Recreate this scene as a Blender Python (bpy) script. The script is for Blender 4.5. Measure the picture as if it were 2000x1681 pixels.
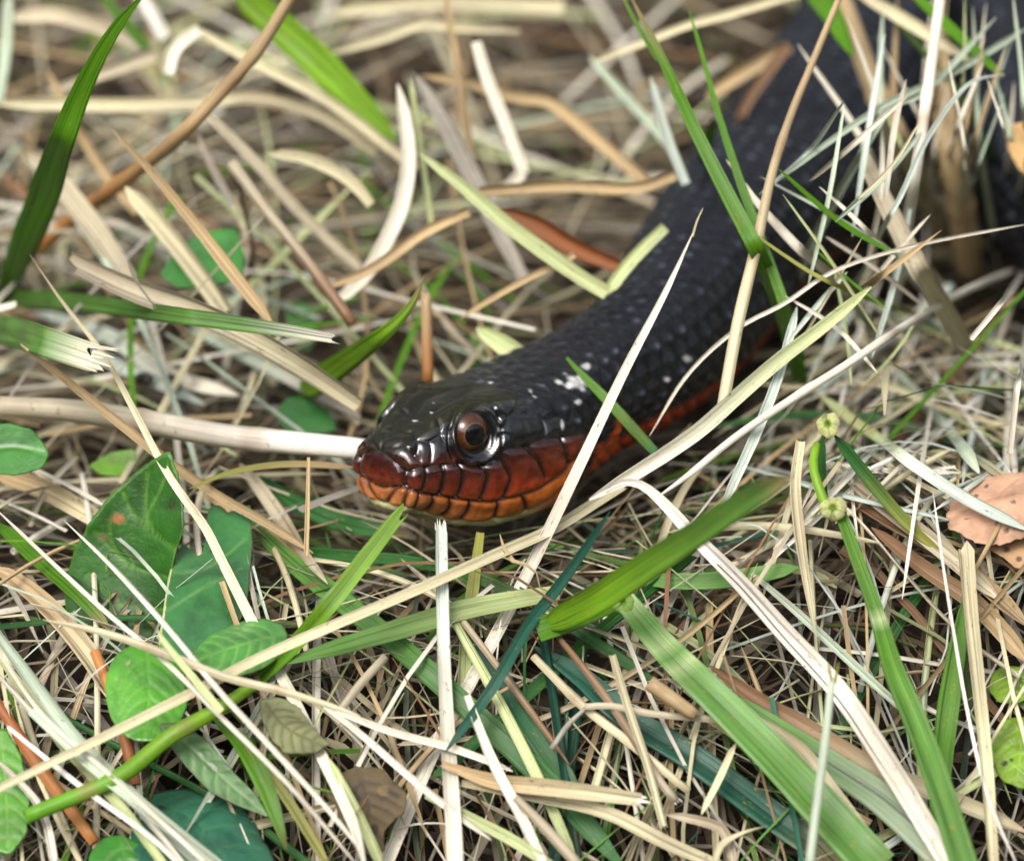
import bpy, math, random
import numpy as np

for o in list(bpy.data.objects):
    bpy.data.objects.remove(o, do_unlink=True)
random.seed(11)
RNG = np.random.default_rng(11)
U = 0.01                      # the script thinks in centimetres, Blender gets metres
sc = bpy.context.scene
COL = sc.collection

# ---------------------------------------------------------------- camera
ELEV = math.radians(18.0)
DIST = 60.0                   # cm from the lens to the plane of focus
FPX = 9600.0                  # focal length in photograph pixels (2000 wide)
VR = np.array([1.0, 0.0, 0.0])
VU = np.array([0.0, math.sin(ELEV), math.cos(ELEV)])
VV = np.array([0.0, math.cos(ELEV), -math.sin(ELEV)])
P0 = 261 / 160 * VR + 79.5 / 160 * VU - 0.10 * VV     # snout tip sits at the origin
CAM = P0 - DIST * VV

cam_d = bpy.data.cameras.new('camera')
cam_d.lens = 172.8
cam_d.sensor_width = 36.0
cam_d.sensor_fit = 'HORIZONTAL'
cam_d.clip_start = 0.01
cam_d.clip_end = 2000
cam_d.dof.use_dof = True
cam_d.dof.focus_distance = (DIST - 0.55) * U
cam_d.dof.aperture_fstop = 16.0
cam_d.dof.aperture_blades = 7
cam_o = bpy.data.objects.new('camera', cam_d)
COL.objects.link(cam_o)
cam_o.location = tuple(CAM * U)
cam_o.rotation_euler = (math.pi / 2 - ELEV, 0, 0)
sc.camera = cam_o

# ---------------------------------------------------------------- light
SUN_EL, SUN_AZ = math.radians(45), math.radians(202)   # azimuth clockwise from +Y: from behind-left of the camera
w = bpy.data.worlds.new('World')
sc.world = w
w.use_nodes = True
wn = w.node_tree
bg = wn.nodes['Background']
sky = wn.nodes.new('ShaderNodeTexSky')
sky.sky_type = 'NISHITA'
sky.sun_disc = False
sky.sun_elevation = SUN_EL
sky.sun_rotation = SUN_AZ
sky.air_density = 1.0
sky.dust_density = 7.0
sky.ozone_density = 1.0
hs = wn.nodes.new('ShaderNodeHueSaturation')
hs.inputs['Saturation'].default_value = 0.48          # thin overcast: a paler sky
wn.links.new(sky.outputs[0], hs.inputs['Color'])
wn.links.new(hs.outputs[0], bg.inputs[0])
bg.inputs[1].default_value = 0.15
sl = bpy.data.lights.new('sun', 'SUN')
sl.energy = 1.15
sl.angle = math.radians(20)
sl.color = (1.0, 0.98, 0.94)
so = bpy.data.objects.new('sun', sl)
COL.objects.link(so)
sd = np.array([math.sin(SUN_AZ) * math.cos(SUN_EL), math.cos(SUN_AZ) * math.cos(SUN_EL), math.sin(SUN_EL)])
so.rotation_euler = (math.pi / 2 - SUN_EL, 0, math.pi - SUN_AZ)
so.location = tuple(sd * 3)
vs = sc.view_settings
vs.view_transform = 'Standard'
vs.look = 'None'
vs.exposure = 0.54
vs.gamma = 1.0
sc.display_settings.display_device = 'sRGB'
sc.cycles.max_bounces = 5
sc.cycles.transparent_max_bounces = 4
sc.cycles.use_denoising = True

# ---------------------------------------------------------------- geometry helpers
def unit(v):
    v = np.asarray(v, float)
    return v / (np.linalg.norm(v, axis=-1, keepdims=True) + 1e-12)

def project(p):
    q = np.asarray(p, float) - CAM
    d = q @ VV
    return np.stack([1000 + FPX * (q @ VR) / d, 840.5 - FPX * (q @ VU) / d], -1), d

def ray(px):
    px = np.asarray(px, float)
    return VV + ((px[..., 0] - 1000) / FPX)[..., None] * VR + ((840.5 - px[..., 1]) / FPX)[..., None] * VU

_ph = RNG.uniform(0, 6.28, (14, 3))
_k = RNG.normal(0, 1, (14, 3))
def wob(p, f):
    """smooth pseudo noise, about -1..1, at frequency f per cm"""
    p = np.asarray(p, float)
    s = 0
    for i in range(14):
        s = s + np.sin((p * _k[i]).sum(-1) * f * 6.28 * 0.6 + _ph[i, 0])
    return s / 4.2

def softramp(x, k=0.5):
    return np.where(x / k > 30, x, k * np.log1p(np.exp(np.clip(x / k, -40, 30))))

def terrain(x, y):
    x = np.asarray(x, float); y = np.asarray(y, float)
    back = 0.13 * (softramp(y - 1.0) - softramp(y - 32.0, 4))
    front = -1.15 * (softramp(-0.9 - y) - softramp(-7.5 - y, 1.0))
    b = 0.16 * wob(np.stack([x, y, x * 0], -1), 0.22)
    amp = np.clip(np.hypot(x - 1, y - 1) / 4, 0.25, 1)
    mound = 0.95 * np.exp(-((x - 6.6) / 2.3) ** 2 - ((y - 1.0) / 1.7) ** 2)      # heap of straw beside the throat
    return -1.15 + back + front + b * amp + mound

def surf_depth(px, off=0.0):
    """view depth (cm, measured from the lens) where the ray through a pixel meets the thatch"""
    px = np.atleast_2d(np.asarray(px, float))
    R = ray(px)
    t = np.arange(46.0, 125.0, 0.15)
    P = CAM + t[None, :, None] * R[:, None, :]
    below = P[..., 2] < terrain(P[..., 0], P[..., 1]) + off
    i = np.argmax(below, 1)
    i = np.where(below.any(1), i, len(t) - 1)
    return t[i]

def catmull(P, n):
    P = np.asarray(P, float)
    if len(P) == 2:
        t = np.linspace(0, 1, n)[:, None]
        return P[0] * (1 - t) + P[1] * t
    seg = np.linalg.norm(np.diff(P[:, :3], axis=0), axis=1) ** 0.5 + 1e-9
    k = np.concatenate([[0], np.cumsum(seg)])
    Pe = np.vstack([2 * P[0] - P[1], P, 2 * P[-1] - P[-2]])
    ke = np.concatenate([[-seg[0]], k, [k[-1] + seg[-1]]])
    t = np.linspace(0, k[-1], n)
    i = np.clip(np.searchsorted(k, t, side='right') - 1, 0, len(P) - 2)
    t0, t1, t2, t3 = ke[i], ke[i + 1], ke[i + 2], ke[i + 3]
    p0, p1, p2, p3 = Pe[i], Pe[i + 1], Pe[i + 2], Pe[i + 3]
    f = lambda a, b, ta, tb: a * ((tb - t) / (tb - ta))[:, None] + b * ((t - ta) / (tb - ta))[:, None]
    a1, a2, a3 = f(p0, p1, t0, t1), f(p1, p2, t1, t2), f(p2, p3, t2, t3)
    b1, b2 = f(a1, a2, t0, t2), f(a2, a3, t1, t3)
    return f(b1, b2, t1, t2)

def seglen(P):
    return np.concatenate([[0], np.cumsum(np.linalg.norm(np.diff(P, axis=0), axis=1))])

def make_mesh(name, V, F, uv=None, col=None, smooth=True, extra=None):
    """V in cm, F array of quads or triangles"""
    me = bpy.data.meshes.new(name)
    F = np.asarray(F, np.int32)
    nf, k = F.shape
    me.vertices.add(len(V))
    me.vertices.foreach_set('co', np.ascontiguousarray(np.asarray(V, np.float32) * U).ravel())
    me.loops.add(nf * k)
    me.loops.foreach_set('vertex_index', F.ravel())
    me.polygons.add(nf)
    me.polygons.foreach_set('loop_start', np.arange(0, nf * k, k, dtype=np.int32))
    me.polygons.foreach_set('loop_total', np.full(nf, k, np.int32))
    me.polygons.foreach_set('use_smooth', np.full(nf, smooth, bool))
    if uv is not None:
        l = me.uv_layers.new(name='UVMap')
        l.data.foreach_set('uv', np.ascontiguousarray(np.asarray(uv, np.float32)[F.ravel()]).ravel())
    if col is not None:
        a = me.color_attributes.new('col', 'FLOAT_COLOR', 'POINT')
        c4 = np.ones((len(V), 4), np.float32)
        c4[:, :3] = np.clip(col, 0, 1)
        a.data.foreach_set('color', c4.ravel())
    for nm, arr in (extra or {}).items():
        a = me.attributes.new(nm, 'FLOAT', 'POINT')
        a.data.foreach_set('value', np.asarray(arr, np.float32).ravel())
    me.update(calc_edges=True)
    return me

def add_obj(name, me, mat, base=(0, 0, 0), parent=None):
    o = bpy.data.objects.new(name, me)
    COL.objects.link(o)
    if me is not None and mat is not None and not len(me.materials):
        me.materials.append(mat)
    o.location = tuple(np.asarray(base, float) * U)
    if parent is not None:
        o.parent = parent
    return o

def tag(o, label, cat, group=None, kind=None):
    if label: o['label'] = label
    if cat: o['category'] = cat
    if group: o['group'] = group
    if kind: o['kind'] = kind
    return o

def grid_faces(n, m, wrap=False):
    i = np.arange(n - 1)[:, None]
    mm = m if wrap else m - 1
    j = np.arange(mm)[None, :]
    j2 = (j + 1) % m
    return np.stack([i * m + j, i * m + j2, (i + 1) * m + j2, (i + 1) * m + j], -1).reshape(-1, 4)

def frames(P, up):
    T = unit(np.gradient(P, axis=0))
    up = np.broadcast_to(np.asarray(up, float), P.shape)
    N = up - (up * T).sum(-1, keepdims=True) * T
    N = unit(N)
    return T, np.cross(T, N), N      # tangent, side, normal

BLADE_X = np.array([-1, -.55, 0, .55, 1, 1, .55, 0, -.55, -1, -1]) * 0.5
BLADE_U = np.array([0, .22, .5, .78, 1, 1, .78, .5, .22, 0, 0])
BLADE_B = np.array([0, 0, 0, 0, 0, 1, 1, 1, 1, 1, 0.0])

def ribbon(P, W, up, prof='b', fold=0.12, roll=(0, 0), ends='pp', thick=0.05, rng=RNG):
    """blade ('b'), rolled dry leaf ('c') or round hollow stalk ('r'); returns V, F, uv, t"""
    P = np.asarray(P, float)
    n = len(P)
    W = np.array(W, float)
    T, S, N = frames(P, up)
    r = np.linspace(roll[0], roll[1], n)[:, None]
    S, N = S * np.cos(r) + N * np.sin(r), N * np.cos(r) - S * np.sin(r)
    L = seglen(P)
    if prof == 'r':
        m = 11
        a = np.linspace(0, 2 * np.pi, m)
        rows_P, rows_S, rows_N, rows_W, rows_L = [P], [S], [N], [W], [L]
        if ends[1] == 'b':
            e = P[-1] - T[-1] * W[-1] * np.array([0, .15, 1.2, 1.2])[:, None]
            rows_P.append(e); rows_W.append(W[-1] * np.array([.82, .68, .66, .02]))
            rows_S.append(np.repeat(S[-1:], 4, 0)); rows_N.append(np.repeat(N[-1:], 4, 0)); rows_L.append(np.full(4, L[-1]))
        if ends[0] == 'b':
            e = P[0] + T[0] * W[0] * np.array([1.2, 1.2, .15, 0])[:, None]
            rows_P.insert(0, e); rows_W.insert(0, W[0] * np.array([.02, .66, .68, .82]))
            rows_S.insert(0, np.repeat(S[:1], 4, 0)); rows_N.insert(0, np.repeat(N[:1], 4, 0)); rows_L.insert(0, np.full(4, L[0]))
        Pn, Sn, Nn, Wn, Ln = (np.concatenate(x) for x in (rows_P, rows_S, rows_N, rows_W, rows_L))
        rib = 1 + 0.05 * np.cos(a * 5)
        V = Pn[:, None] + (Wn[:, None] * 0.5 * rib)[..., None] * (np.cos(a)[None, :, None] * Sn[:, None] + np.sin(a)[None, :, None] * Nn[:, None])
        uv = np.stack(np.broadcast_arrays(np.linspace(0, 1, m)[None], Ln[:, None]), -1)
        tt = np.repeat(Ln / max(L[-1], 1e-6), m)
        nn = len(Pn)
    else:
        m = 11
        x = BLADE_X; q = np.abs(BLADE_X * 2)
        if prof == 'b':
            z = fold * q
        else:
            z = fold * 2.2 * q ** 2
            x = x * (1 - 0.25 * q ** 2 * fold * 2)
        z = z - thick * BLADE_B
        V = P[:, None] + W[:, None, None] * (x[None, :, None] * S[:, None] + z[None, :, None] * N[:, None])
        for e, k in ((0, 0), (1, -1)):
            if ends[e] == 'j':
                half = rng.uniform(-1, 1, 5)
                jj = np.concatenate([half, half[::-1], half[:1]]) * W[k] * 0.8
                for b, kk in enumerate((k, (1 if k == 0 else -2))):
                    V[kk] += (T[k] * jj[:, None]) * (1.0, 0.35)[b]
        uv = np.stack(np.broadcast_arrays(BLADE_U[None], L[:, None]), -1)
        tt = np.repeat(L / max(L[-1], 1e-6), m)
        nn = n
    return V.reshape(-1, 3), grid_faces(nn, m), uv.reshape(-1, 2), tt

def wprofile(w, n, ends):
    w = np.atleast_1d(np.asarray(w, float))
    t = np.linspace(0, 1, n)
    W = np.interp(t, np.linspace(0, 1, len(w)), w) if len(w) > 1 else np.full(n, w[0])
    if ends[0] == 'p': W = W * np.clip(t / 0.10 + 0.08, 0, 1) ** 0.7
    if ends[1] == 'p': W = W * np.clip((1 - t) / 0.10 + 0.08, 0, 1) ** 0.7
    return W

# ---------------------------------------------------------------- materials
class NT:
    def __init__(s, name):
        s.m = bpy.data.materials.new(name); s.m.use_nodes = True
        s.t = s.m.node_tree; s.t.nodes.clear()
        s.out = s.n('ShaderNodeOutputMaterial')
    def n(s, ty, **kw):
        x = s.t.nodes.new(ty)
        for k, v in kw.items(): setattr(x, k, v)
        return x
    def l(s, a, b): s.t.links.new(a, b)
    def val(s, sock, v):
        if hasattr(v, 'is_output'): s.l(v, sock)
        else: sock.default_value = v
    def math(s, op, a, b=None, c=None, clamp=False):
        x = s.n('ShaderNodeMath', operation=op, use_clamp=clamp)
        for i, v in enumerate((a, b, c)):
            if v is not None: s.val(x.inputs[i], v)
        return x.outputs[0]
    def mix(s, f, a, b, mode='MIX'):
        x = s.n('ShaderNodeMix', data_type='RGBA', blend_type=mode)
        s.val(x.inputs[0], f); s.val(x.inputs[6], a); s.val(x.inputs[7], b)
        return x.outputs[2]
    def ramp(s, f, stops):
        x = s.n('ShaderNodeValToRGB')
        e = x.color_ramp.elements
        while len(e) > 1: e.remove(e[-1])
        e[0].position, e[0].color = stops[0][0], (*stops[0][1], 1)
        for p, c in stops[1:]:
            k = e.new(p); k.color = (*c, 1)
        s.l(f, x.inputs[0]); return x.outputs[0]
    def noise(s, vec, scale, detail=3, rough=.55):
        x = s.n('ShaderNodeTexNoise')
        x.inputs['Scale'].default_value = scale; x.inputs['Detail'].default_value = detail; x.inputs['Roughness'].default_value = rough
        if vec is not None: s.l(vec, x.inputs['Vector'])
        return x.outputs['Fac']

G3 = lambda v: (v, v, v)

def grass_material(name, rough, transl, ribs, stripe, spot_col, spot_amt, spec=0.4, coat=0.0, tcol=1.25, bump=0.5):
    s = NT(name)
    at = s.n('ShaderNodeAttribute', attribute_name='col')
    uv = s.n('ShaderNodeUVMap', uv_map='UVMap')
    oi = s.n('ShaderNodeObjectInfo')
    sep = s.n('ShaderNodeSeparateXYZ'); s.l(uv.outputs[0], sep.inputs[0])
    u, v = sep.outputs[0], sep.outputs[1]
    off = s.math('MULTIPLY', oi.outputs['Random'], 91.0)
    def vec(ku, kv, o=0.0):
        c = s.n('ShaderNodeCombineXYZ')
        s.l(s.math('MULTIPLY_ADD', u, ku, s.math('ADD', off, o)), c.inputs[0])
        s.l(s.math('MULTIPLY', v, kv), c.inputs[1]); s.l(off, c.inputs[2])
        return c.outputs[0]
    n1 = s.noise(vec(ribs, .16), 1.0, 2)
    n2 = s.noise(vec(ribs * 3.1, .5, 7.0), 1.0, 2)
    st = s.math('ADD', s.math('MULTIPLY', n1, .62), s.math('MULTIPLY', n2, .38))
    stf = s.ramp(st, [(.36, G3(1 - stripe)), (.48, G3(1.0)), (.62, G3(1.0 + stripe * .3))])
    c1 = s.mix(1.0, at.outputs['Color'], stf, 'MULTIPLY')
    big = s.noise(vec(1.6, .9, 3.0), 1.0, 3)
    c2 = s.mix(1.0, c1, s.ramp(big, [(.3, G3(.80)), (.5, G3(1.0)), (.72, G3(1.12))]), 'MULTIPLY')
    sp = s.noise(vec(4.5, 5.0, 17.0), 1.0, 2, .6)
    fine = s.noise(vec(16, 20.0, 5.0), 1.0, 1, .5)
    spm = s.math('MULTIPLY', s.ramp(sp, [(.60, G3(0)), (.70, G3(1))]), s.ramp(fine, [(.50, G3(0)), (.62, G3(1))]))
    c3 = s.mix(s.math('MULTIPLY', spm, spot_amt), c2, (*spot_col, 1))
    bp = s.n('ShaderNodeBump'); bp.inputs['Strength'].default_value = bump; bp.inputs['Distance'].default_value = 0.0004
    s.l(st, bp.inputs['Height'])
    pr = s.n('ShaderNodeBsdfPrincipled')
    s.l(c3, pr.inputs['Base Color']); s.l(bp.outputs[0], pr.inputs['Normal'])
    s.l(s.ramp(big, [(.3, G3(max(rough - .08, .05))), (.7, G3(rough + .12))]), pr.inputs['Roughness'])
    pr.inputs['Specular IOR Level'].default_value = spec
    pr.inputs['Coat Weight'].default_value = coat; pr.inputs['Coat Roughness'].default_value = .12
    tr = s.n('ShaderNodeBsdfTranslucent')
    s.l(s.mix(1.0, c3, (tcol, tcol, tcol * .6, 1), 'MULTIPLY'), tr.inputs['Color']); s.l(bp.outputs[0], tr.inputs['Normal'])
    mx = s.n('ShaderNodeMixShader'); mx.inputs[0].default_value = transl
    s.l(pr.outputs[0], mx.inputs[1]); s.l(tr.outputs[0], mx.inputs[2])
    s.l(mx.outputs[0], s.out.inputs[0])
    return s.m

M_DRY = grass_material('dry_grass', .55, .12, 5, .55, (.07, .045, .03), .8, spec=.35, tcol=1.05)
M_GREEN = grass_material('green_grass', .36, .42, 7, .62, (.55, .28, .03), .55, spec=.45, tcol=1.35)
M_STALK = grass_material('stalk', .45, .08, 10, .20, (.14, .09, .06), .4, spec=.4, tcol=1.0, bump=.3)
M_LITTER = grass_material('litter', .6, .10, 6, .35, (.06, .04, .03), .7, spec=.3, tcol=1.0, bump=.4)

PAL = dict(cream=(.57, .52, .34), white=(.70, .66, .55), tan=(.42, .31, .165), orange=(.46, .20, .06), brown=(.20, .11, .055),
           pink=(.47, .415, .295), sage=(.44, .52, .40), pgreen=(.48, .54, .27), olive=(.33, .34, .08), green=(.105, .28, .012),
           lgreen=(.135, .30, .06), dgreen=(.04, .17, .035), teal=(.025, .12, .075), grey=(.36, .33, .28), lime=(.20, .39, .018),
           bleach=(.78, .75, .68), moss=(.10, .20, .03), rust=(.26, .09, .03), ice=(.54, .61, .54))
# ---------------------------------------------------------------- ground
def soil_material():
    s = NT('soil')
    tc = s.n('ShaderNodeTexCoord')
    n1 = s.noise(tc.outputs['Object'], 60, 6, .65)
    n2 = s.noise(tc.outputs['Object'], 420, 4, .6)
    c = s.ramp(n1, [(.3, (.012, .009, .006)), (.55, (.035, .025, .016)), (.8, (.07, .05, .03))])
    pr = s.n('ShaderNodeBsdfPrincipled'); s.l(c, pr.inputs['Base Color'])
    pr.inputs['Roughness'].default_value = .9; pr.inputs['Specular IOR Level'].default_value = .2
    bp = s.n('ShaderNodeBump'); bp.inputs['Distance'].default_value = .003; bp.inputs['Strength'].default_value = .8
    s.l(s.math('ADD', n1, s.math('MULTIPLY', n2, .4)), bp.inputs['Height']); s.l(bp.outputs[0], pr.inputs['Normal'])
    s.l(pr.outputs[0], s.out.inputs[0])
    return s.m

SOIL = 1.5
def build_ground():
    far = 60 * 1.5 ** np.arange(1, 16)
    gx = np.concatenate([-far[::-1] - 0, np.arange(-40, 40.1, .8), far])
    gy = np.concatenate([-far[::-1] + 30, np.arange(-24, 60.1, .8), far + 40])
    X, Y = np.meshgrid(gx, gy, indexing='ij')
    Z = terrain(X, Y) - SOIL + 0.25 * wob(np.stack([X, Y, X * 0], -1), .6) * (np.abs(X) < 45)
    V = np.stack([X, Y, Z], -1).reshape(-1, 3)
    F = grid_faces(len(gx), len(gy))
    o = add_obj('ground', make_mesh('ground', V, F), soil_material())
    o['kind'] = 'structure'
build_ground()

# ---------------------------------------------------------------- snake
YAW = math.radians(50)
BACK = np.array([math.cos(YAW), math.sin(YAW), 0.0])

def on_body(px, h=0.9):
    px = np.asarray(px, float)
    d = surf_depth(px, h)
    return CAM + d[:, None] * ray(px)

BODY_PX = [(1275, 690), (1412, 522), (1568, 342), (1695, 155), (1755, 10), (1790, -140), (1890, -240), (2010, -180), (2040, -20), (2010, 140),
           (2025, 290), (2060, 430), (2260, 520), (2500, 500), (2750, 560)]
bp3 = on_body(BODY_PX)
spine = np.vstack([[BACK * x for x in (0, 1.0, 2.0, 2.7)], bp3])
spine = catmull(spine, 3000)
for _ in range(3):
    k = np.ones(41) / 41
    pad = np.vstack([np.repeat(spine[:1], 20, 0) + (np.arange(-20, 0)[:, None]) * (spine[1] - spine[0]), spine,
                     np.repeat(spine[-1:], 20, 0) + (np.arange(1, 21)[:, None]) * (spine[-1] - spine[-2])])
    spine = np.stack([np.convolve(pad[:, i], k, 'valid') for i in range(3)], 1)
spL = seglen(spine)
SLEN = spL[-1]

HA = np.array([.35, .60, 1.0, 1.5, 2.1, 2.6, 3.1, 4.0])
HEAD = dict(
    top=[.44, .52, .62, .68, .66, .66, .70, .80],
    cw=[.34, .43, .60, .64, .70, .78, .72, .52], cc=[.38, .46, .59, .60, .54, .50, .56, .62],
    mw=[.56, .64, .74, .90, 1.02, 1.06, .96, .83], mc=[.10, .10, .02, .06, .06, .04, .02, .08],
    lw=[.55, .63, .74, .89, .99, 1.03, .92, .82], lc=[-.27, -.36, -.46, -.50, -.45, -.40, -.36, -.30],
    jw=[.48, .56, .66, .80, .90, .94, .78, .66], jc=[-.42, -.50, -.66, -.74, -.74, -.72, -.66, -.58],
    bw=[.27, .36, .46, .56, .64, .64, .50, .38], bc=[-.55, -.66, -.86, -.98, -1.0, -.96, -.87, -.80],
    bt=[-.58, -.70, -.91, -1.03, -1.05, -1.02, -.94, -.88])
# smooth the profile tables
_aa = np.linspace(0, 4.4, 441)
def _sm(v):
    y = np.interp(_aa, HA, v)
    k = np.hanning(33); k /= k.sum()
    return np.convolve(np.pad(y, 16, mode='edge'), k, 'valid')
HT = {k: _sm(v) for k, v in HEAD.items()}

M = 252
HALF = M // 2
a_cap = .35 * (1 - np.cos(np.linspace(0, np.pi / 2, 40)))
rowsA = np.concatenate([a_cap, np.arange(.36, 3.2, .0105), np.arange(3.2, 15, .026), np.arange(15, SLEN, .055)])
nr = len(rowsA)

def section_ctrl(a):
    g = {k: np.interp(np.clip(a, 0, 4.4), _aa, v) for k, v in HT.items()}
    z = np.zeros_like(a)
    near = [(z, g['top']), (g['cw'], g['cc']), (g['mw'], g['mc']), (g['lw'], g['lc']), (g['jw'], g['jc']), (g['bw'], g['bc']), (z, g['bt'])]
    C = [np.stack(p, -1) for p in near]
    C += [c * np.array([-1, 1]) for c in C[5:0:-1]]
    C = np.stack(C, 1)                       # rows, 12, 2
    # body growth and tail
    r = np.interp(a, [0, 3.6, 5, 7, 11, 16, 60], [1, 1, 1.08, 1.24, 1.46, 1.52, 1.52]) * np.clip((SLEN - a) / 12, 0.03, 1) ** .7
    cen = np.array([0, -.05])
    C = cen + (C - cen) * r[:, None, None]
    C[:, :, 1] += (r[:, None] - 1) * .85 * (a[:, None] > 3.6)
    # blunt rounded snout
    k = np.where(a < .35, (1 - np.clip((.35 - a) / .35, 0, 1) ** 2.9) ** (1 / 2.9), 1.0)
    c0 = np.array([0, -.03])
    return c0 + (C - c0) * k[:, None, None]

def smooth_rings():
    C = section_ctrl(rowsA)
    tau = np.linspace(0, 12, M, endpoint=False)
    i = np.floor(tau).astype(int); f = tau - i
    p0, p1, p2, p3 = C[:, (i - 1) % 12], C[:, i % 12], C[:, (i + 1) % 12], C[:, (i + 2) % 12]
    f = f[None, :, None]
    return 0.5 * ((2 * p1) + (-p0 + p2) * f + (2 * p0 - 5 * p1 + 4 * p2 - p3) * f ** 2 + (-p0 + 3 * p1 - 3 * p2 + p3) * f ** 3)

BC = smooth_rings()                          # nr, M, 2  (lateral towards the camera side, up)
# light smoothing round the ring takes the kinks of the control polygon out
for _ in range(3):
    BC = (BC + np.roll(BC, 1, 1) + np.roll(BC, -1, 1) + np.roll(BC, 2, 1) + np.roll(BC, -2, 1)) / 5
SP = np.stack([np.interp(rowsA, spL, spine[:, i]) for i in range(3)], 1)
TB = np.stack([np.interp(rowsA, spL, np.gradient(spine[:, i], spL)) for i in range(3)], 1)
TB[:, 2] = 0
TB = unit(TB)
NL = np.stack([TB[:, 1], -TB[:, 0], TB[:, 0] * 0], 1)
V0 = SP[:, None] + BC[..., :1] * NL[:, None] + BC[..., 1:] * np.array([0, 0, 1.0])
du_ = np.gradient(V0, axis=0); dv_ = np.roll(V0, -1, 1) - np.roll(V0, 1, 1)
NRM = unit(np.cross(du_, dv_))
cenv = V0.mean(1, keepdims=True)
sgn = np.sign(((V0 - cenv) * NRM).sum(-1, keepdims=True)); NRM = NRM * np.where(sgn == 0, 1, sgn)
NRM[0] = -TB[0]
near = np.arange(HALF + 1)
HPX, _d = project(V0[:, near])               # reference pixels of the near half

# ---- plate layout of the head, traced as lines on its near side
c5 = lambda *p: [(660 + .175 * x, 760 + .175 * y) for x, y in p]
c1 = lambda *p: [(640 + .35 * x, 680 + .35 * y) for x, y in p]
c6 = lambda *p: [(680 + .16 * x, 720 + .16 * y) for x, y in p]
c7 = lambda *p: [(900 + .175 * x, 700 + .175 * y) for x, y in p]
MOUTH = [(684, 946)] + c5((190, 1090), (430, 1095), (730, 1110), (930, 1170), (1150, 1200), (1300, 1232), (1500, 1256), (1700, 1275)) + c1((1000, 850), (1150, 805), (1250, 752), (1340, 680), (1420, 590))
LABTOP = c5((150, 850), (300, 720), (450, 690), (560, 740), (680, 840), (755, 905), (860, 890), (940, 862), (1060, 850), (1300, 832), (1430, 805), (1600, 828), (1800, 800)) + c7((480, 1030), (700, 985), (900, 905), (1150, 870), (1400, 825))
LOWLIP = [(690, 962), (712, 982)] + c5((510, 1285), (720, 1340), (860, 1362), (950, 1400), (1090, 1450), (1350, 1490), (1750, 1492)) + c1((900, 972), (1100, 925), (1260, 835), (1400, 700))
SUPRA = [c5((755, 905), (745, 1000), (730, 1108)), c5((1012, 880), (1000, 1000), (940, 1170)), c5((1195, 850), (1200, 1000), (1150, 1200)),
         c5((1385, 830), (1412, 1000), (1340, 1235)), c5((1590, 830), (1682, 960), (1600, 1262)), c5((1850, 800), (1940, 990), (1840, 1270)),
         c7((740, 985), (900, 1170), (960, 1330)), c7((1160, 880), (1190, 1050), (1230, 1200))]
INFRA = [c5((270, 1092), (330, 1200), (510, 1285)), c5((635, 1105), (560, 1230), (520, 1290)), c5((780, 1130), (735, 1250), (725, 1340)), c5((932, 1172), (880, 1300), (850, 1360)),
         c5((1090, 1195), (1040, 1320), (940, 1398)), c5((1280, 1232), (1230, 1370), (1100, 1450)), c5((1500, 1258), (1450, 1380), (1345, 1490)),
         c5((1810, 1275), (1770, 1400), (1745, 1492)), c1((1100, 830), (1110, 900), (1105, 925))]
PLATE = [c6((390, 1005), (430, 900), (560, 790), (640, 690), (800, 610)), c6((560, 790), (700, 760), (780, 762), (845, 862)),
         c6((640, 690), (800, 612), (1060, 610), (1120, 690), (1130, 800)), c6((390, 1005), (600, 945), (845, 862), (1000, 880), (1130, 800)),
         c6((1060, 610), (1200, 520), (1380, 445), (1600, 455), (1760, 530)), c6((720, 960), (800, 1005), (890, 1130)), c6((845, 862), (870, 960), (890, 1130)),
         c6((1000, 880), (1025, 1000), (1022, 1180)), c6((1130, 800), (1190, 900), (1270, 1050), (1310, 1170)), c6((1130, 800), (1250, 690), (1370, 590)),
         c6((800, 610), (1000, 520), (1250, 400), (1420, 300)), c6((1380, 445), (1440, 360), (1420, 300), (1500, 230)),
         c7((500, 760), (560, 640), (740, 610), (900, 650), (950, 850), (900, 905)), c7((400, 640), (560, 640)), c7((620, 380), (640, 520), (560, 640)),
         c7((950, 680), (1150, 640), (1400, 660), (1440, 800)), c7((640, 520), (900, 480), (1150, 520), (1200, 640)), c7((420, 640), (430, 770), (500, 770)), c7((340, 500), (420, 640)),
         c7((400, 900), (500, 840)), c7((80, 1150), (240, 1170), (430, 1130), (480, 1030)), LABTOP]
EYE_PX, EYE_R = (930, 850), (39.0, 48.0)

def poly_dist(P, lines):
    d = np.full(P.shape[:-1], 1e9)
    for L in lines:
        L = np.asarray(L, float)
        L = catmull(L, max(len(L) * 4, 4)) if len(L) > 2 else L
        for a, b in zip(L[:-1], L[1:]):
            ab = b - a
            t = np.clip(((P - a) @ ab) / (ab @ ab + 1e-9), 0, 1)
            d = np.minimum(d, np.linalg.norm(P - a - t[..., None] * ab, axis=-1))
    return d

def in_poly(P, poly):
    poly = np.asarray(poly, float)
    x, y = P[..., 0], P[..., 1]
    ins = np.zeros(x.shape, bool)
    j = len(poly) - 1
    for i in range(len(poly)):
        xi, yi = poly[i]; xj, yj = poly[j]
        c = ((yi > y) != (yj > y)) & (x < (xj - xi) * (y - yi) / (yj - yi + 1e-12) + xi)
        ins ^= c
        j = i
    return ins

sstep = lambda x, a, b: (lambda t: t * t * (3 - 2 * t))(np.clip((x - a) / (b - a), 0, 1))

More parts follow.
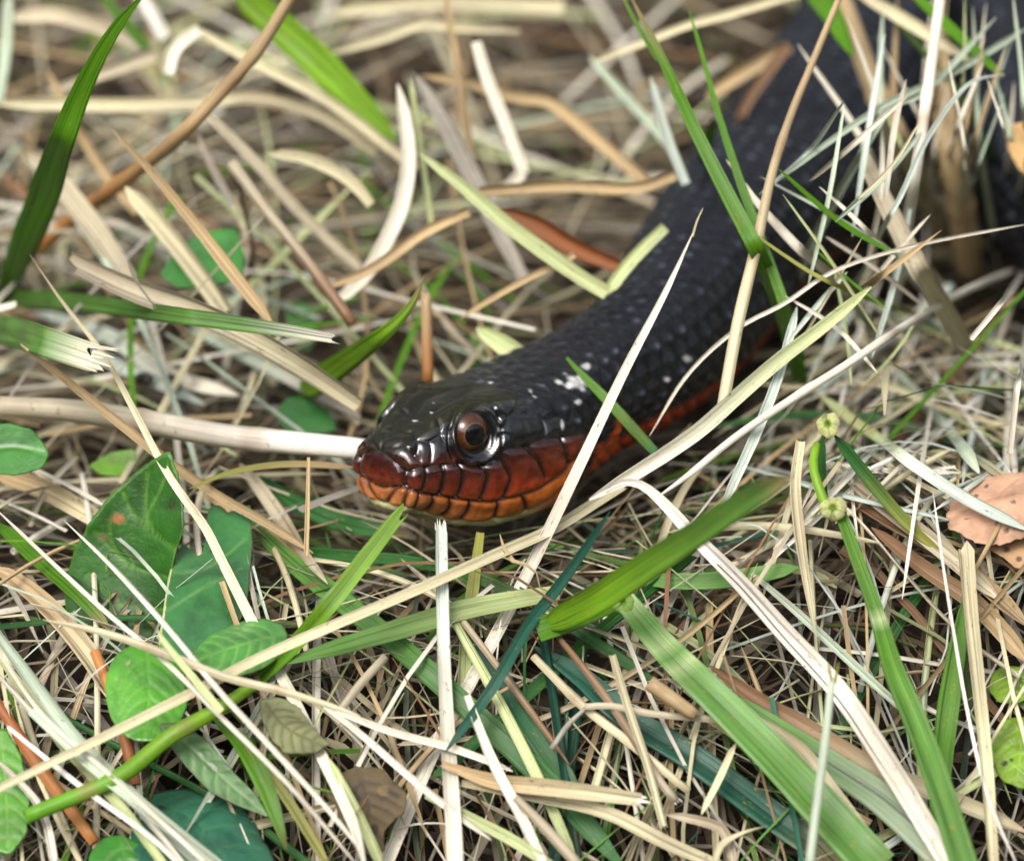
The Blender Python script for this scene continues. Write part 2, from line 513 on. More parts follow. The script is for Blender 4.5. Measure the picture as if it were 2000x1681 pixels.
def snake_surface():
    hrow = rowsA < 3.6
    nh = hrow.sum()
    hf = near / HALF                                         # 0 back ridge .. 1 belly
    A = np.broadcast_to(rowsA[:, None], (nr, HALF + 1)); H = np.broadcast_to(hf[None], A.shape)
    # scale weights
    a0 = np.interp(hf, [0, .1, .2, .34, .45, .58, .7, 1], [1.85, 1.9, 2.1, 2.75, 2.95, 3.0, 2.9, 2.9])
    ws = sstep(A, a0[None] - .10, a0[None] + .12)
    # keeled overlapping body scales
    X = A / .27; Y = H * 18.0
    best = np.full(A.shape, 9.0); bdu = np.zeros(A.shape); bdv = np.zeros(A.shape); bid = np.zeros(A.shape)
    for kk in (np.floor(Y), np.floor(Y) + 1):
        o = .5 * (kk % 2)
        ci = np.round(X - o)
        du = X - ci - o; dv = Y - kk
        m = np.abs(du) / .5 + np.abs(dv)
        c = m < best
        best = np.where(c, m, best); bdu = np.where(c, du, bdu); bdv = np.where(c, dv, bdv); bid = np.where(c, ci * 57.3 + kk * 13.7, bid)
    rnd = np.modf(np.abs(np.sin(bid * 12.9898) * 43758.5453))[0]
    fade = np.interp(hf, [0, .62, .74, 1], [1, 1, .25, .0])[None]
    grow = np.interp(A, [2, 4, 8], [.55, .8, 1.0])
    sc_h = grow * fade * (.032 * (1 - best ** 2.0) + .016 * bdu * 2 + .022 * np.exp(-(bdv / .15) ** 2) * np.clip(1 - np.abs(bdu) * 1.7, 0, 1))
    # belly plates
    bl = np.abs(((A / .42) % 1.0) - .5) * 2
    sc_h = sc_h - (1 - fade) * .02 * sstep(bl, .75, 1.0)
    disp = ws * sc_h
    # colours (albedo)
    black = np.array([.006, .0065, .0085]); olive = np.array([.014, .014, .007])
    red = np.array([.42, .045, .009]); orange = np.array([.56, .17, .03]); pale = np.array([.42, .42, .22])
    col = np.zeros((nr, HALF + 1, 3)) + black
    n3 = wob(V0[:, near], 1.7); n4 = wob(V0[:, near], 6.0)
    red_m = sstep(H + .012 * n3 + .006 * n4 - np.interp(A, [7, 13], [0, .12]), .495, .56)[..., None]
    belly = np.clip(red * (.75 + .25 * n3[..., None]) + .0, .004, 1) * (1 - .45 * sstep(best, .7, 1.0) * (H < .75))[..., None]
    col = col * (1 - red_m) + belly * red_m
    keel_dots = (rnd > .55)[..., None] * np.exp(-(bdv / .13) ** 2)[..., None] * np.exp(-((bdu - .1) / .15) ** 2)[..., None] * (H < .5)[..., None]  # pale bluish dots on the keels of some scales
    col = col + keel_dots * np.array([.12, .14, .19]) * np.clip(rnd[..., None] * 2 - 1, 0, 1) ** 1.5
    rough = np.where(H < .6, .31, .38) + .05 * n4
    # ---- head
    P = HPX[:nh]; h = H[:nh]; a = A[:nh]; wh = 1 - ws[:nh]
    low_ok = (h < .83) | (a < .45)
    y_ = P[..., 1]
    dP = poly_dist(P, PLATE); dS = poly_dist(P, SUPRA); dI = poly_dist(P, INFRA); dM = poly_dist(P, [MOUTH]); dL = poly_dist(P, [LOWLIP]); dT = poly_dist(P, [LABTOP])
    z_sup = in_poly(P, LABTOP + MOUTH[::-1]) & low_ok
    z_inf = in_poly(P, MOUTH + LOWLIP[::-1]) & low_ok
    z_chin = (~z_sup & ~z_inf) & (h > .5) & (y_ > 955)
    g = lambda d, s: np.exp(-(d / s) ** 2)
    fr = sstep(P[..., 0], 770, 800)
    hd = -(.010 + .010 * fr) * g(dP, 2.6) - (.004 + .012 * fr) * g(dP, 9)
    lab = np.where(z_sup, dS, 99.0)
    hd = hd - .032 * g(lab, 2.6) - .036 * g(lab, 9)
    inf = np.where(z_inf, dI, 99.0)
    hd = hd - .024 * g(inf, 2.4) - .024 * g(inf, 8)
    hd = hd - np.where(low_ok, .045 * g(dM, 3.0) + .018 * g(dM, 9), 0) - np.where(low_ok, .025 * g(dL, 4), 0)
    hd = hd + .014 * z_sup * sstep(np.minimum(dM, dT), 2, 16)
    # lip plates each lean out a little towards the back
    e = np.hypot((P[..., 0] - EYE_PX[0]) / EYE_R[0], (P[..., 1] - EYE_PX[1]) / EYE_R[1])
    sock = (h < .5)
    hd = np.where(sock, hd * sstep(e, .9, 1.25) + (-.07 * (1 - sstep(e, .84, 1.02)) + .045 * np.exp(-((e - 1.17) / .09) ** 2) - .035 * np.exp(-((e - 1.36) / .07) ** 2)), hd)
    hd = hd + .055 * np.exp(-(poly_dist(P, [[(845, 822), (880, 800), (925, 788), (965, 798)]]) / 11) ** 2)
    # brow ridge over the eye, nostril pit, pit on the crown
    nos = np.hypot((P[..., 0] - 815) / 9, (P[..., 1] - 882) / 11)
    hd = hd - .07 * np.exp(-nos ** 2) * (h < .5)
    hd = hd - .03 * np.exp(-(np.hypot((P[..., 0] - 934) / 12, (P[..., 1] - 777) / 4)) ** 2)
    hd = hd + .004 * n4[:nh]
    disp[:nh] += wh * hd
    # colours of the head
    hc = np.zeros((nh, HALF + 1, 3)) + olive * (1 + .25 * n3[:nh, :, None])
    hc = np.where((h > .17)[..., None], black * 1.0, hc)
    x, y = P[..., 0], P[..., 1]
    loreal = in_poly(P, c6((480, 1010), (850, 900), (1130, 830), (1290, 760), (1330, 1000), (1420, 1120), (1310, 1180), (900, 1200), (700, 1260)))
    brn = np.array([.050, .013, .007])
    lo = (sstep(y, 868, 905) * loreal)[..., None]
    hc = hc * (1 - lo) + brn * (1 + .4 * n3[:nh, :, None]) * lo
    # upper lip: maroon above, red below, brighter to the back
    my = np.interp(x, [m[0] for m in MOUTH], [m[1] for m in MOUTH]); ty = np.interp(x, [m[0] for m in LABTOP], [m[1] for m in LABTOP])
    f = np.clip((y - ty) / np.maximum(my - ty, 4), 0, 1)[..., None]
    bk = sstep(x, 760, 1080)[..., None]
    sup = np.array([.018, .005, .005]) * (1 - f ** 1.5) + (np.array([.16, .020, .007]) * (1 - bk) + np.array([.36, .040, .008]) * bk) * f ** 1.5
    sup = sup * (1 + .22 * n4[:nh, :, None]) + np.array([.06, .02, .0]) * sstep(f[..., 0], .8, 1)[..., None]
    edge = g(lab, 5.0)[..., None] * .93
    sup = sup * (1 - edge) + np.array([.010, .009, .008]) * edge
    hc = np.where(z_sup[..., None], sup, hc)
    infc = np.array([.40, .125, .036]) * (1 - bk) + np.array([.52, .135, .020]) * bk
    fi = sstep(y - my, 2, 34)[..., None]
    infc = (infc * (1 - .30 * (1 - fi))) * (1 + .16 * n4[:nh, :, None]) + np.array([.08, .07, .03]) * fi * (1 - bk)
    ed = g(inf, 4.8)[..., None] * .95
    infc = infc * (1 - ed) + np.array([.03, .010, .006]) * ed
    hc = np.where(z_inf[..., None], infc, hc)
    chin = pale * (1 + .08 * n3[:nh, :, None])
    back_red = sstep(a, 1.7, 2.5)[..., None]
    hc = np.where(z_chin[..., None], chin * (1 - back_red) + np.array([.46, .09, .016]) * back_red, hc)
    mk = (g(dM, 2.4) * low_ok)[..., None]
    hc = hc * (1 - mk) + np.array([.012, .006, .004]) * mk
    whh = wh[..., None]
    # the red of the cheek runs on behind the jaw
    cheek = (in_poly(P, c7((1240, 960), (1500, 960), (1640, 900), (1760, 620), (2100, 300), (2300, 1500), (1000, 1700), (1100, 1300))) * ws[:nh])[..., None]
    col[:nh] = col[:nh] * (1 - cheek * .8) + (np.array([.50, .075, .014]) * (1 + .3 * n4[:nh, :, None])) * cheek * .8
    col[:nh] = hc * whh + col[:nh] * (1 - whh)
    rough[:nh] = np.where(wh > .5, np.where(h < .15, .40, .06) + .05 * n3[:nh], rough[:nh])
    rough[:nh] = np.where(z_inf | z_chin, .34, rough[:nh])
    return disp, col, np.clip(rough, .10, 1)

DISP, SCOL, SRGH = snake_surface()
full = np.minimum(np.arange(M), M - np.arange(M))
disp = DISP[:, full]; scol = SCOL[:, full].copy(); srgh = SRGH[:, full]
# dried flecks of dirt lie on the camera side only
rP = HPX[:, :]
nn1 = wob(V0[:, near], 5.0); nn2 = wob(V0[:, near], 13.0)
def fleck(cx, cy, rx, ry, thr=.35, c=(.46, .47, .46)):
    e = np.hypot((rP[..., 0] - cx) / rx, (rP[..., 1] - cy) / ry) + .35 * nn1 + .15 * nn2
    m = (sstep(1 - e, 0, .35) * (np.arange(HALF + 1)[None] < HALF * .62))[..., None]
    scol[:, :HALF + 1] = scol[:, :HALF + 1] * (1 - m) + np.array(c) * m
for f in ((1128, 748, 26, 17), (1092, 748, 11, 5), (1128, 786, 7, 7), (1145, 715, 9, 7), (1036, 765, 4, 4), (1098, 830, 2.5, 8), (958, 748, 5, 3), (1043, 775, 4, 3),
          (1175, 770, 5, 4), (1300, 742, 6, 6), (1340, 700, 7, 7), (843, 802, 4, 2), (846, 785, 2.5, 2.5), (812, 818, 5, 2)):
    fleck(*f)
VS = V0 + disp[..., None] * NRM

def snake_material():
    s = NT('snake_skin')
    at = s.n('ShaderNodeAttribute', attribute_name='col')
    rg = s.n('ShaderNodeAttribute', attribute_name='rough')
    tc = s.n('ShaderNodeTexCoord')
    n = s.noise(tc.outputs['Object'], 1500, 3, .6)
    n2 = s.noise(tc.outputs['Object'], 5000, 2, .5)
    pr = s.n('ShaderNodeBsdfPrincipled')
    s.l(s.mix(1.0, at.outputs['Color'], s.ramp(n, [(.3, G3(.75)), (.7, G3(1.2))]), 'MULTIPLY'), pr.inputs['Base Color'])
    s.l(s.math('MULTIPLY_ADD', n, .10, s.math('SUBTRACT', rg.outputs['Fac'], .05), clamp=True), pr.inputs['Roughness'])
    mr = s.n('ShaderNodeMapRange'); s.l(rg.outputs['Fac'], mr.inputs[0])
    for i_, v_ in ((1, .12), (2, .42), (3, .95), (4, .19)): mr.inputs[i_].default_value = v_
    s.l(mr.outputs[0], pr.inputs['Specular IOR Level'])
    bp = s.n('ShaderNodeBump'); bp.inputs['Distance'].default_value = .00004; bp.inputs['Strength'].default_value = .35
    s.l(s.math('ADD', n, s.math('MULTIPLY', n2, .5)), bp.inputs['Height']); s.l(bp.outputs[0], pr.inputs['Normal'])
    s.l(pr.outputs[0], s.out.inputs[0])
    return s.m

F = grid_faces(nr, M, wrap=True)
snake = add_obj('snake', make_mesh('snake', VS.reshape(-1, 3), F, col=scol.reshape(-1, 3), extra={'rough': srgh.ravel()}), snake_material())
tag(snake, 'black snake with red lips and orange jaw lying in the grass', 'snake')

def eye_material(name, pupil):
    s = NT(name)
    pr = s.n('ShaderNodeBsdfPrincipled')
    at = s.n('ShaderNodeAttribute', attribute_name='col')
    tc = s.n('ShaderNodeTexCoord')
    n = s.noise(tc.outputs['Object'], 2500, 3, .6)
    s.l(s.mix(1.0, at.outputs['Color'], s.ramp(n, [(.3, G3(.8)), (.7, G3(1.2))]), 'MULTIPLY'), pr.inputs['Base Color'])
    pr.inputs['Roughness'].default_value = .25; pr.inputs['Specular IOR Level'].default_value = .1
    pr.inputs['Coat Weight'].default_value = 1.0; pr.inputs['Coat Roughness'].default_value = .015; pr.inputs['Coat IOR'].default_value = 1.5
    s.l(pr.outputs[0], s.out.inputs[0]); return s.m
M_EYE = eye_material('iris', False); M_PUP = eye_material('pupil', True)

EYE_A, EYE_B, EYE_C, EYE_RAD = 1.08, .475, .345, .285
def build_eye(side):
    n = np.array([BACK[1], -BACK[0], 0]) * side
    g = unit(n * math.cos(.38) - BACK * math.sin(.38) + np.array([0, 0, .10]))
    cen = BACK * EYE_A + n * EYE_B + np.array([0, 0, EYE_C])
    x = unit(np.cross(g, [0, 0, 1])); y = np.cross(x, g)
    def cap(th0, th1, nt, r, colf):
        th = np.linspace(th0, th1, nt); ph = np.linspace(0, 2 * np.pi, 64, endpoint=False)
        TH, PH = np.meshgrid(th, ph, indexing='ij')
        V = r * (np.cos(TH)[..., None] * g + np.sin(TH)[..., None] * (np.cos(PH)[..., None] * x + np.sin(PH)[..., None] * y))
        return V.reshape(-1, 3), grid_faces(nt, 64, wrap=True), colf(TH, PH).reshape(-1, 3)
    def iris(TH, PH):
        k = TH / 1.15
        c = np.array([.055, .020, .009]) * np.ones(TH.shape + (1,))
        ring = np.exp(-((TH - .52) / .035) ** 2)[..., None]
        c = c * (1 - ring * .7) + np.array([.20, .085, .028]) * ring * .7
        c = c * (1 - sstep(TH, .85, 1.2))[..., None] + np.array([.010, .006, .004]) * sstep(TH, .85, 1.2)[..., None]
        c = c * (1 + .15 * np.sin(PH * 23 + 3 * np.sin(PH * 5)))[..., None]
        return c
    V, Fq, c = cap(0.0005, 2.2, 40, EYE_RAD, iris)
    eo = add_obj('eye', make_mesh('eye', V, Fq, col=c), M_EYE, cen, snake)
    V, Fq, c = cap(0.0005, .50, 12, EYE_RAD + .002, lambda TH, PH: np.zeros(TH.shape + (3,)) + np.array([.003, .0035, .004]))
    add_obj('pupil', make_mesh('pupil', V, Fq, col=c), M_PUP, (0, 0, 0), eo)
build_eye(1); build_eye(-1)

# places taken by the snake, used to keep loose litter out of its body
_spS = spine[::12]; _spLL = spL[::12]
def clear_of_snake(P, pad=.12):
    d = np.linalg.norm(P[:, None, :2] - _spS[None, :, :2], axis=-1)
    i = d.argmin(1)
    r = np.interp(_spLL[i], [0, .3, 1.5, 2.6, 4, 7, 16], [.2, .55, .95, 1.1, .95, 1.1, 1.3]) + pad
    h = P[:, 2] > _spS[i, 2] - np.interp(_spLL[i], [0, 1, 3], [.75, 1.15, 1.05])
    return not (((d.min(1) < r) & h).any())
SNAKE_SIL = [(672, 900), (720, 800), (760, 768), (840, 742), (980, 715), (1100, 640), (1200, 560), (1320, 430), (1400, 320), (1460, 240), (1540, 110), (1600, -20),
             (1760, -20), (1740, 200), (1720, 330), (1650, 470), (1560, 590), (1460, 740), (1330, 830), (1220, 900), (1150, 1000), (1050, 1030), (850, 1030), (740, 1010), (680, 960)]
def hides_snake(P):
    px, d = project(P)
    i = np.linalg.norm(px[:, None] - project(_spS)[0][None], axis=-1).argmin(1)
    dz = (_spS[i] - CAM) @ VV
    return bool((in_poly(px, SNAKE_SIL) & (d < dz + .3)).any())
# ---------------------------------------------------------------- blades, straws and stalks
def stroke_path(px, d=None, lift=.35, step=.16):
    """pixels of the photograph -> points in the place; lies on the thatch unless depths are given.
    d: list of depths behind the plane of focus ('s' = on the thatch)"""
    px = np.asarray(px, float)
    n0 = max(6, len(px) * 3)
    q = catmull(np.hstack([px, np.zeros((len(px), 1))]), n0)[:, :2]
    sd_ = surf_depth(q) - lift
    k = np.hanning(5); k /= k.sum()
    sd_ = np.convolve(np.pad(sd_, 2, mode='edge'), k, 'valid')
    if d is None:
        dep = sd_
    else:
        d = list(d)
        kn = np.linspace(0, 1, len(d)); t = np.linspace(0, 1, n0)
        kv = [(sd_[int(round(a * (n0 - 1)))] if v == 's' else DIST + v) for a, v in zip(kn, d)]
        dep = np.minimum(np.interp(t, kn, kv), sd_ + max(lift - .1, 0))
    P = CAM + dep[:, None] * ray(q)
    n = int(np.clip(seglen(P)[-1] / step, 8, 90))
    return catmull(P, n), dep

def shade(P, tt, col, col2=None, blot=0.0, seed=0, tipc=None):
    rng = np.random.default_rng(seed)
    c = np.array(PAL[col] if isinstance(col, str) else col) * np.ones((len(tt), 1))
    if col2 is not None:
        c2 = np.array(PAL[col2] if isinstance(col2, str) else col2)
        f = sstep(tt + rng.normal(0, .03), .15, .95)[:, None]
        c = c * (1 - f) + c2 * f
    off = rng.uniform(-50, 50, 3)
    c = c * (1 + .12 * wob(P + off, .35)[:, None])
    if blot:
        b = sstep(wob(P + off * 2, .5), .35, .9)[:, None] * blot
        c = c * (1 - b) + np.array([.16, .09, .045]) * b
    if tipc is not None:
        f = sstep(tt, .86, 1.0)[:, None]
        c = c * (1 - f) + np.array(PAL[tipc]) * f
    return c

NID = [0]
CATS = dict(dry_straw='straw', grass_leaf='grass blade', dry_grass_blade='dry blade', stalk='stalk', twig='twig', dry_strip='dry blade', green_shoot='grass stem')
def stroke(name, label, col, w, pts, d=None, lift=.35, prof=None, ends='pp', col2=None, blot=.0, roll=(0, 0), fold=None, group=None, mat=None, tip=None,
           fibres=0, parent=None, up=None, bands=()):
    NID[0] += 1
    rng = np.random.default_rng(NID[0] * 7 + 3)
    P, dep = stroke_path(pts, d, lift)
    n = len(P)
    green = col in ('green', 'lgreen', 'dgreen', 'teal', 'lime', 'moss') or (col == 'olive')
    if prof is None: prof = 'b' if green else 'c'
    if fold is None: fold = {'b': .10, 'c': .16, 'r': 0}[prof]
    dz = (P - CAM) @ VV
    W = wprofile(w, n, ends) * dz / FPX
    if d is not None and up is None:          # standing blades turn their width to the side
        upv = -VV; roll = (roll[0] + rng.normal(0, .22), roll[1] + rng.normal(0, .22))
    else:
        upv = unit(-VV * .85 + np.array([0, 0, .55]) + rng.normal(0, .15, 3)) if up is None else unit(up)
    jt = []
    if prof == 'r' and label and n > 14:       # swollen joints of the stalk
        jt = [rng.uniform(.2, .4), rng.uniform(.62, .85)]
        for q in jt: W = W * (1 + .16 * np.exp(-((np.linspace(0, 1, n) - q) / .018) ** 2))
    V, F, uv, tt = ribbon(P, W, upv, prof, fold, roll, ends, rng=rng)
    if not green and not blot: blot = rng.uniform(.05, .35)
    c = shade(V, tt, col, col2, blot, NID[0], tip)
    for q in jt:
        f = np.exp(-((tt - q) / .022) ** 2)[:, None] * .55
        c = c * (1 - f) + np.array(PAL['brown']) * 1.2 * f
    if green and label and tip is None and rng.random() < .6:      # withered tips
        e_ = 1 if ends[1] == 'p' else (0 if ends[0] == 'p' else None)
        if e_ is not None:
            f = sstep(tt if e_ else 1 - tt, .88 - .1 * rng.random(), 1.0)[:, None] * .9
            c = c * (1 - f) + np.array(PAL[rng.choice(['tan', 'cream', 'brown'])]) * f
    for bt, bw in bands:
        f = np.exp(-((tt - bt) / bw) ** 2)[:, None] * .75
        c = c * (1 - f) + np.array([.62, .70, .40]) * f
    base = P[0]
    m = mat or (M_STALK if prof == 'r' else (M_GREEN if green else M_DRY))
    o = add_obj(name, make_mesh(name, V - base, F, uv, c), m, base if parent is None else base - np.array(parent.location) / U, parent)
    if label:
        tag(o, label, CATS.get(name, name.replace('_', ' ')), group)
    if fibres:
        T = unit(P[-1] - P[-3]); S = unit(np.cross(T, upv))
        for i in range(fibres):
            a = (i + .5) / fibres - .5
            L = W[-1] * rng.uniform(.35, 1.1)
            p0 = P[-1] + S * a * W[-1] * .9 - T * W[-1] * .3
            p1 = p0 + T * L + S * a * W[-1] * rng.uniform(-.1, .5) - VV * rng.uniform(0, .3) * W[-1]
            Q = catmull([p0, (p0 + p1) / 2, p1], 5)
            v, f, u, t = ribbon(Q, np.array([.24, .22, .18, .12, .03]) * W[-1] * 4 / fibres, upv, 'c', .1)
            add_obj('fibre', make_mesh('fibre', v - base, f, u, np.array(PAL['bleach']) * np.ones((len(v), 1))), m, (0, 0, 0), o)
    return o

def P_(s):
    return [tuple(float(v) for v in q.split(',')) for q in s.split()]
S = lambda name, label, col, w, pts, **k: stroke(name, label, col, w, P_(pts), **k)

# ---- standing green blades and what crosses the snake
S('grass_leaf', 'bright green blade rising upright from the stem beside the orange-tan stalk', 'green', [16, 44, 62, 62, 48, 30, 12], '2,610 28,525 80,400 130,250 172,150 230,50 290,-20', d=['s', .5, -.5], col2='green', fold=.14)
S('grass_leaf', 'long bright green split-tipped blade standing over the snake body', 'green', [9, 22, 30, 34, 36, 32], '1230,-10 1290,110 1350,240 1420,380 1482,500 1535,630 1562,745', d=[2.0, 1.0, .4, 's'], ends='pb', fold=.15)
S('grass_leaf', 'short split-off sliver at the tip of the tall green blade', 'green', [4, 9, 8], '1212,-15 1246,52 1284,118', d=[2.2, 1.8], ends='pb')
S('grass_leaf', 'slender green blade leaning against the tall split-tipped one', 'green', [5, 12, 18, 22], '1345,18 1372,110 1402,220 1442,345 1480,450 1530,590', d=[2.2, 1.4, .9], ends='pb', tip=None)
S('dry_straw', 'tan jointed straw standing in front of the snake body', 'tan', [12, 15, 19, 24, 24], '1642,-10 1592,110 1545,225 1508,340 1480,470 1440,640 1410,810', d=[1.5, .8, .2], prof='r', ends='bb', col2='cream', blot=.5)
S('dry_straw', 'long white straw crossing the snake cheek with a frayed tip', 'white', [7, 18, 24, 26, 28, 30], '1358,445 1300,570 1220,725 1132,910 1060,1060 990,1200 920,1330 850,1462 782,1620 750,1695', d=[.5, .2, -.2, -.6, 's'], fold=.1, ends='pb', col2='white')
S('dry_straw', 'thin forked bristle on top of the straw crossing the snake cheek', 'cream', [2, 4, 5], '1374,405 1362,430 1352,462', d=[.4, .5], ends='pb')
S('grass_leaf', 'small green blade with a withered tip in front of the snake neck', 'green', [5, 16, 20, 22, 18], '1108,700 1140,735 1180,775 1230,830 1278,882', d=[1.4, 1.2, 1.0], col2='green', tip='dgreen', ends='jb', blot=.3)
S('dry_straw', 'upright pale straw whose torn top touches the snake chin', 'white', [36, 34, 32, 28, 27, 25], '892,1700 886,1600 876,1450 868,1300 863,1150 861,1028', d=['s', -1.4, -.9], lift=1.35, ends='bj', col2='ice', fibres=6, blot=.3)
S('grass_leaf', 'bright green blade with its cut tip under the snake chin', 'lime', [28, 34, 36, 30, 22], '782,1003 722,1080 642,1182 562,1272 490,1342', d=[-1.2, -1.5, 's'], ends='jb', col2='green', fold=.18)
S('green_shoot', 'thick round green stem running down to the clover leaves', 'lime', [22, 30, 33, 32, 30], '492,1340 430,1382 330,1440 240,1512 50,1595', lift=1.15, prof='r', ends='bb', col2='green')
# ---- right hand side
S('stalk', 'white round stalk standing upright behind the curved pale straw', 'white', [20, 23, 24], '1838,-10 1812,180 1782,380 1752,560 1732,650', d=[3, 1.5, 's'], prof='r', ends='bb', col2='ice')
S('dry_grass_blade', 'faded sage blade slanting down across the snake body from the white stalk', 'sage', [14, 15, 14, 10], '2005,55 1862,140 1740,198 1640,262 1515,355', d=[4, 2.5, 1.2])
S('dry_grass_blade', 'faded sage blade dropping beside the snake body to the straw heap', 'sage', [12, 17, 18, 16], '1945,35 1800,185 1742,210 1690,290 1630,395 1575,510 1545,610', d=[3.5, 2, 's'])
S('dry_grass_blade', 'pale blade lying across the snake behind the tall green blade', 'white', [10, 22, 26, 24, 20], '1418,312 1470,390 1560,490 1640,560 1705,650', d=[1.4, 1.2, 's'], col2='sage')
S('stalk', 'thick blurred tan stalk leaning over the snake body', 'tan', [36, 45, 48, 40], '1648,5 1700,150 1752,262 1795,340 1840,470', d=[7, 5.5, 's'], prof='r', ends='bb', lift=.6, col2='cream')
S('stalk', 'thick blurred tan stalk standing between the two coils of the snake', 'tan', [40, 50, 54, 50], '1828,60 1850,250 1880,420 1895,530', d=[8, 6.5, 's'], prof='r', ends='bb', lift=.4)
S('grass_leaf', 'short broad green blade hanging in front of the snake coil', 'green', [40, 44, 34, 10], '1585,-20 1622,25 1648,75 1668,110', d=[6, 5, 4.5])
S('grass_leaf', 'narrow dark green blade leaning towards the far snake coil', 'green', [16, 22, 22, 12], '1770,-25 1860,60 1915,110 1962,150', d=[5, 4, 3])
S('dry_straw', 'curved bluish white straw arching over from the green blade end', 'ice', [7, 11, 12, 12, 12], '1962,145 1900,160 1850,212 1800,292 1758,385 1718,455 1690,525 1655,570', d=[2.5, 1.6, .8, 's'])
S('dry_grass_blade', 'wide pinkish cream flattened blade sloping away under the white stalk', 'pink', [30, 42, 48, 44, 36], '1682,300 1742,425 1802,545 1862,645 1890,700', d=[2.6, 1.6, 's'], ends='jb', col2='cream', lift=.5)
S('dry_straw', 'blurred cream straw sloping across the top of the snake coil', 'cream', [20, 28, 28, 8], '1672,-15 1780,48 1850,90 1912,128', d=[6, 5, 4.5])
S('dry_straw', 'pale straw with brush tip crossing under the curved bluish one', 'white', [6, 14, 16, 14], '1600,365 1652,412 1722,482 1810,575', d=[1.0, .8, 's'])
S('dry_straw', 'thin olive straw with a feathery end lying across the snake side', 'olive', [5, 10, 12, 10], '1462,448 1522,492 1602,542 1722,592 1815,622', d=[.5, .4, 's'])
S('dry_straw', 'tan pointed straw aimed up to the right above the heap', 'tan', [5, 18, 24, 24], '1838,450 1762,508 1682,568 1598,640', d=[.4, .3, 's'], ends='pb')
S('dry_straw', 'hair-thin pale straw crossing the neck and reaching the heap', 'white', [6, 8, 9, 9, 7], '2005,438 1852,465 1742,490 1622,532 1532,592 1442,640 1342,732 1268,852', d=[1.0, .6, .4, .8])
S('dry_grass_blade', 'long pale greenish blade bridging the snake throat and the straw heap', 'pgreen', [22, 28, 32, 34, 32, 26], '1702,560 1602,642 1522,702 1440,772 1360,842 1255,912 1150,975', d=[.6, .1, -.4, -.5], col2='white', ends='pp')
S('dry_grass_blade', 'long pale blade running from under the throat to the lower left', 'cream', [24, 26, 24, 23, 22, 18], '1215,950 1080,1035 980,1080 800,1160 640,1228 500,1290 380,1352 200,1442 -10,1545', lift=1.45, col2='cream', ends='bb')
S('dry_straw', 'smooth white straw from the right edge to below the throat', 'white', [12, 15, 16, 16, 12], '2005,518 1882,570 1762,640 1642,720 1562,770 1442,850 1342,930 1278,975', d=['s', 0, -.5, -.8], prof='r')
S('dry_straw', 'blunt pale green straw end resting on the heap', 'ice', [24, 24, 22, 18], '1856,562 1762,640 1682,700 1602,758', lift=.95, ends='bb', prof='r')
S('dry_straw', 'slightly arched thin straw stretched across the heap above the cut nodes', 'cream', [8, 13, 13, 12], '1478,748 1560,758 1700,750 1850,802 2005,845', lift=.8)
S('dry_straw', 'very thin straight straw lying over the heap', 'white', [4, 8, 8, 8], '1560,790 1722,722 1852,702 2005,690', lift=.95)
S('dry_straw', 'white straw slanting steeply to its bend above the heap', 'white', [12, 13, 12], '2005,520 1945,602 1895,662', d=['s', .3, 0], ends='bb')
S('dry_straw', 'short white straw running right from the bend above the heap', 'pgreen', [12, 12, 9], '1895,662 1950,672 2005,690', lift=.9, ends='bb')
S('dry_straw', 'upright white straw beside the pinkish dry leaf', 'white', [11, 14, 14], '2005,640 1986,750 1970,885', d=['s', -.6, -.4], ends='bb')
S('grass_leaf', 'dark green blade arching over the first cut node', 'dgreen', [8, 18, 20, 20, 22], '1380,836 1500,815 1602,810 1702,816 1852,862 2005,965', lift=.55, col2='sage')
S('dry_grass_blade', 'faded bluish blade dropping past the snake throat', 'ice', [18, 22, 23, 18], '1556,600 1520,730 1482,830 1442,920 1408,995', d=[.8, .1, -.5, -.6])
S('dry_grass_blade', 'faded bluish wide blade under the pinkish dry leaf', 'sage', [20, 30, 34], '1722,700 1830,822 1912,925', lift=.3)
S('dry_grass_blade', 'pale yellow blade running from the cut node to the dry leaf', 'pgreen', [22, 27, 28, 26], '1602,772 1702,852 1802,922 1902,985 2005,1035', lift=.9, col2='ice')
S('dry_grass_blade', 'cream pointed blade hanging below the slender heap straws', 'cream', [20, 24, 24, 16, 5], '1562,862 1552,940 1558,1020 1574,1130 1596,1255', d=[-.5, -.9, -1.2], ends='bp', blot=.3)
S('dry_straw', 'grey bent straw in front of the throat grass', 'cream', [12, 16, 16], '1545,905 1600,850 1650,790', lift=.8)
S('grass_leaf', 'blurred green blade reaching out towards the viewer from the tuft', 'lime', [44, 58, 58, 54, 50, 40], '1052,1228 1150,1180 1262,1108 1362,1042 1462,975 1545,928', d=['s', -2.5, -4.5, -6], fold=.2, lift=.7, col2='lgreen')
S('grass_leaf', 'short folded green blade in the tuft with the light-banded leaf', 'green', [50, 52, 36, 20], '1050,1235 1120,1212 1180,1190 1235,1172', lift=.9, fold=.22, ends='bb')
S('grass_leaf', 'broad green blade with pale bands bent over at its white collar', 'lgreen', [44, 64, 74, 84, 90], '1218,1172 1292,1262 1402,1372 1502,1472 1602,1580 1712,1700', lift=1.15, fold=.16, ends='bb', bands=((.0, .04), (.17, .025), (.27, .02)))
S('grass_leaf', 'broad sage green rust-speckled blade under the bleached arching one', 'lgreen', [20, 56, 66, 72], '1420,1352 1602,1482 1722,1562 1872,1700', lift=.75, col2='sage', fold=.1)
S('dry_grass_blade', 'wide brown and cream dead blade running behind the bleached arching one', 'brown', [24, 40, 44, 40, 30], '1385,1300 1480,1370 1602,1442 1702,1502 1852,1562 2005,1625', lift=.6, col2='cream', blot=.5)
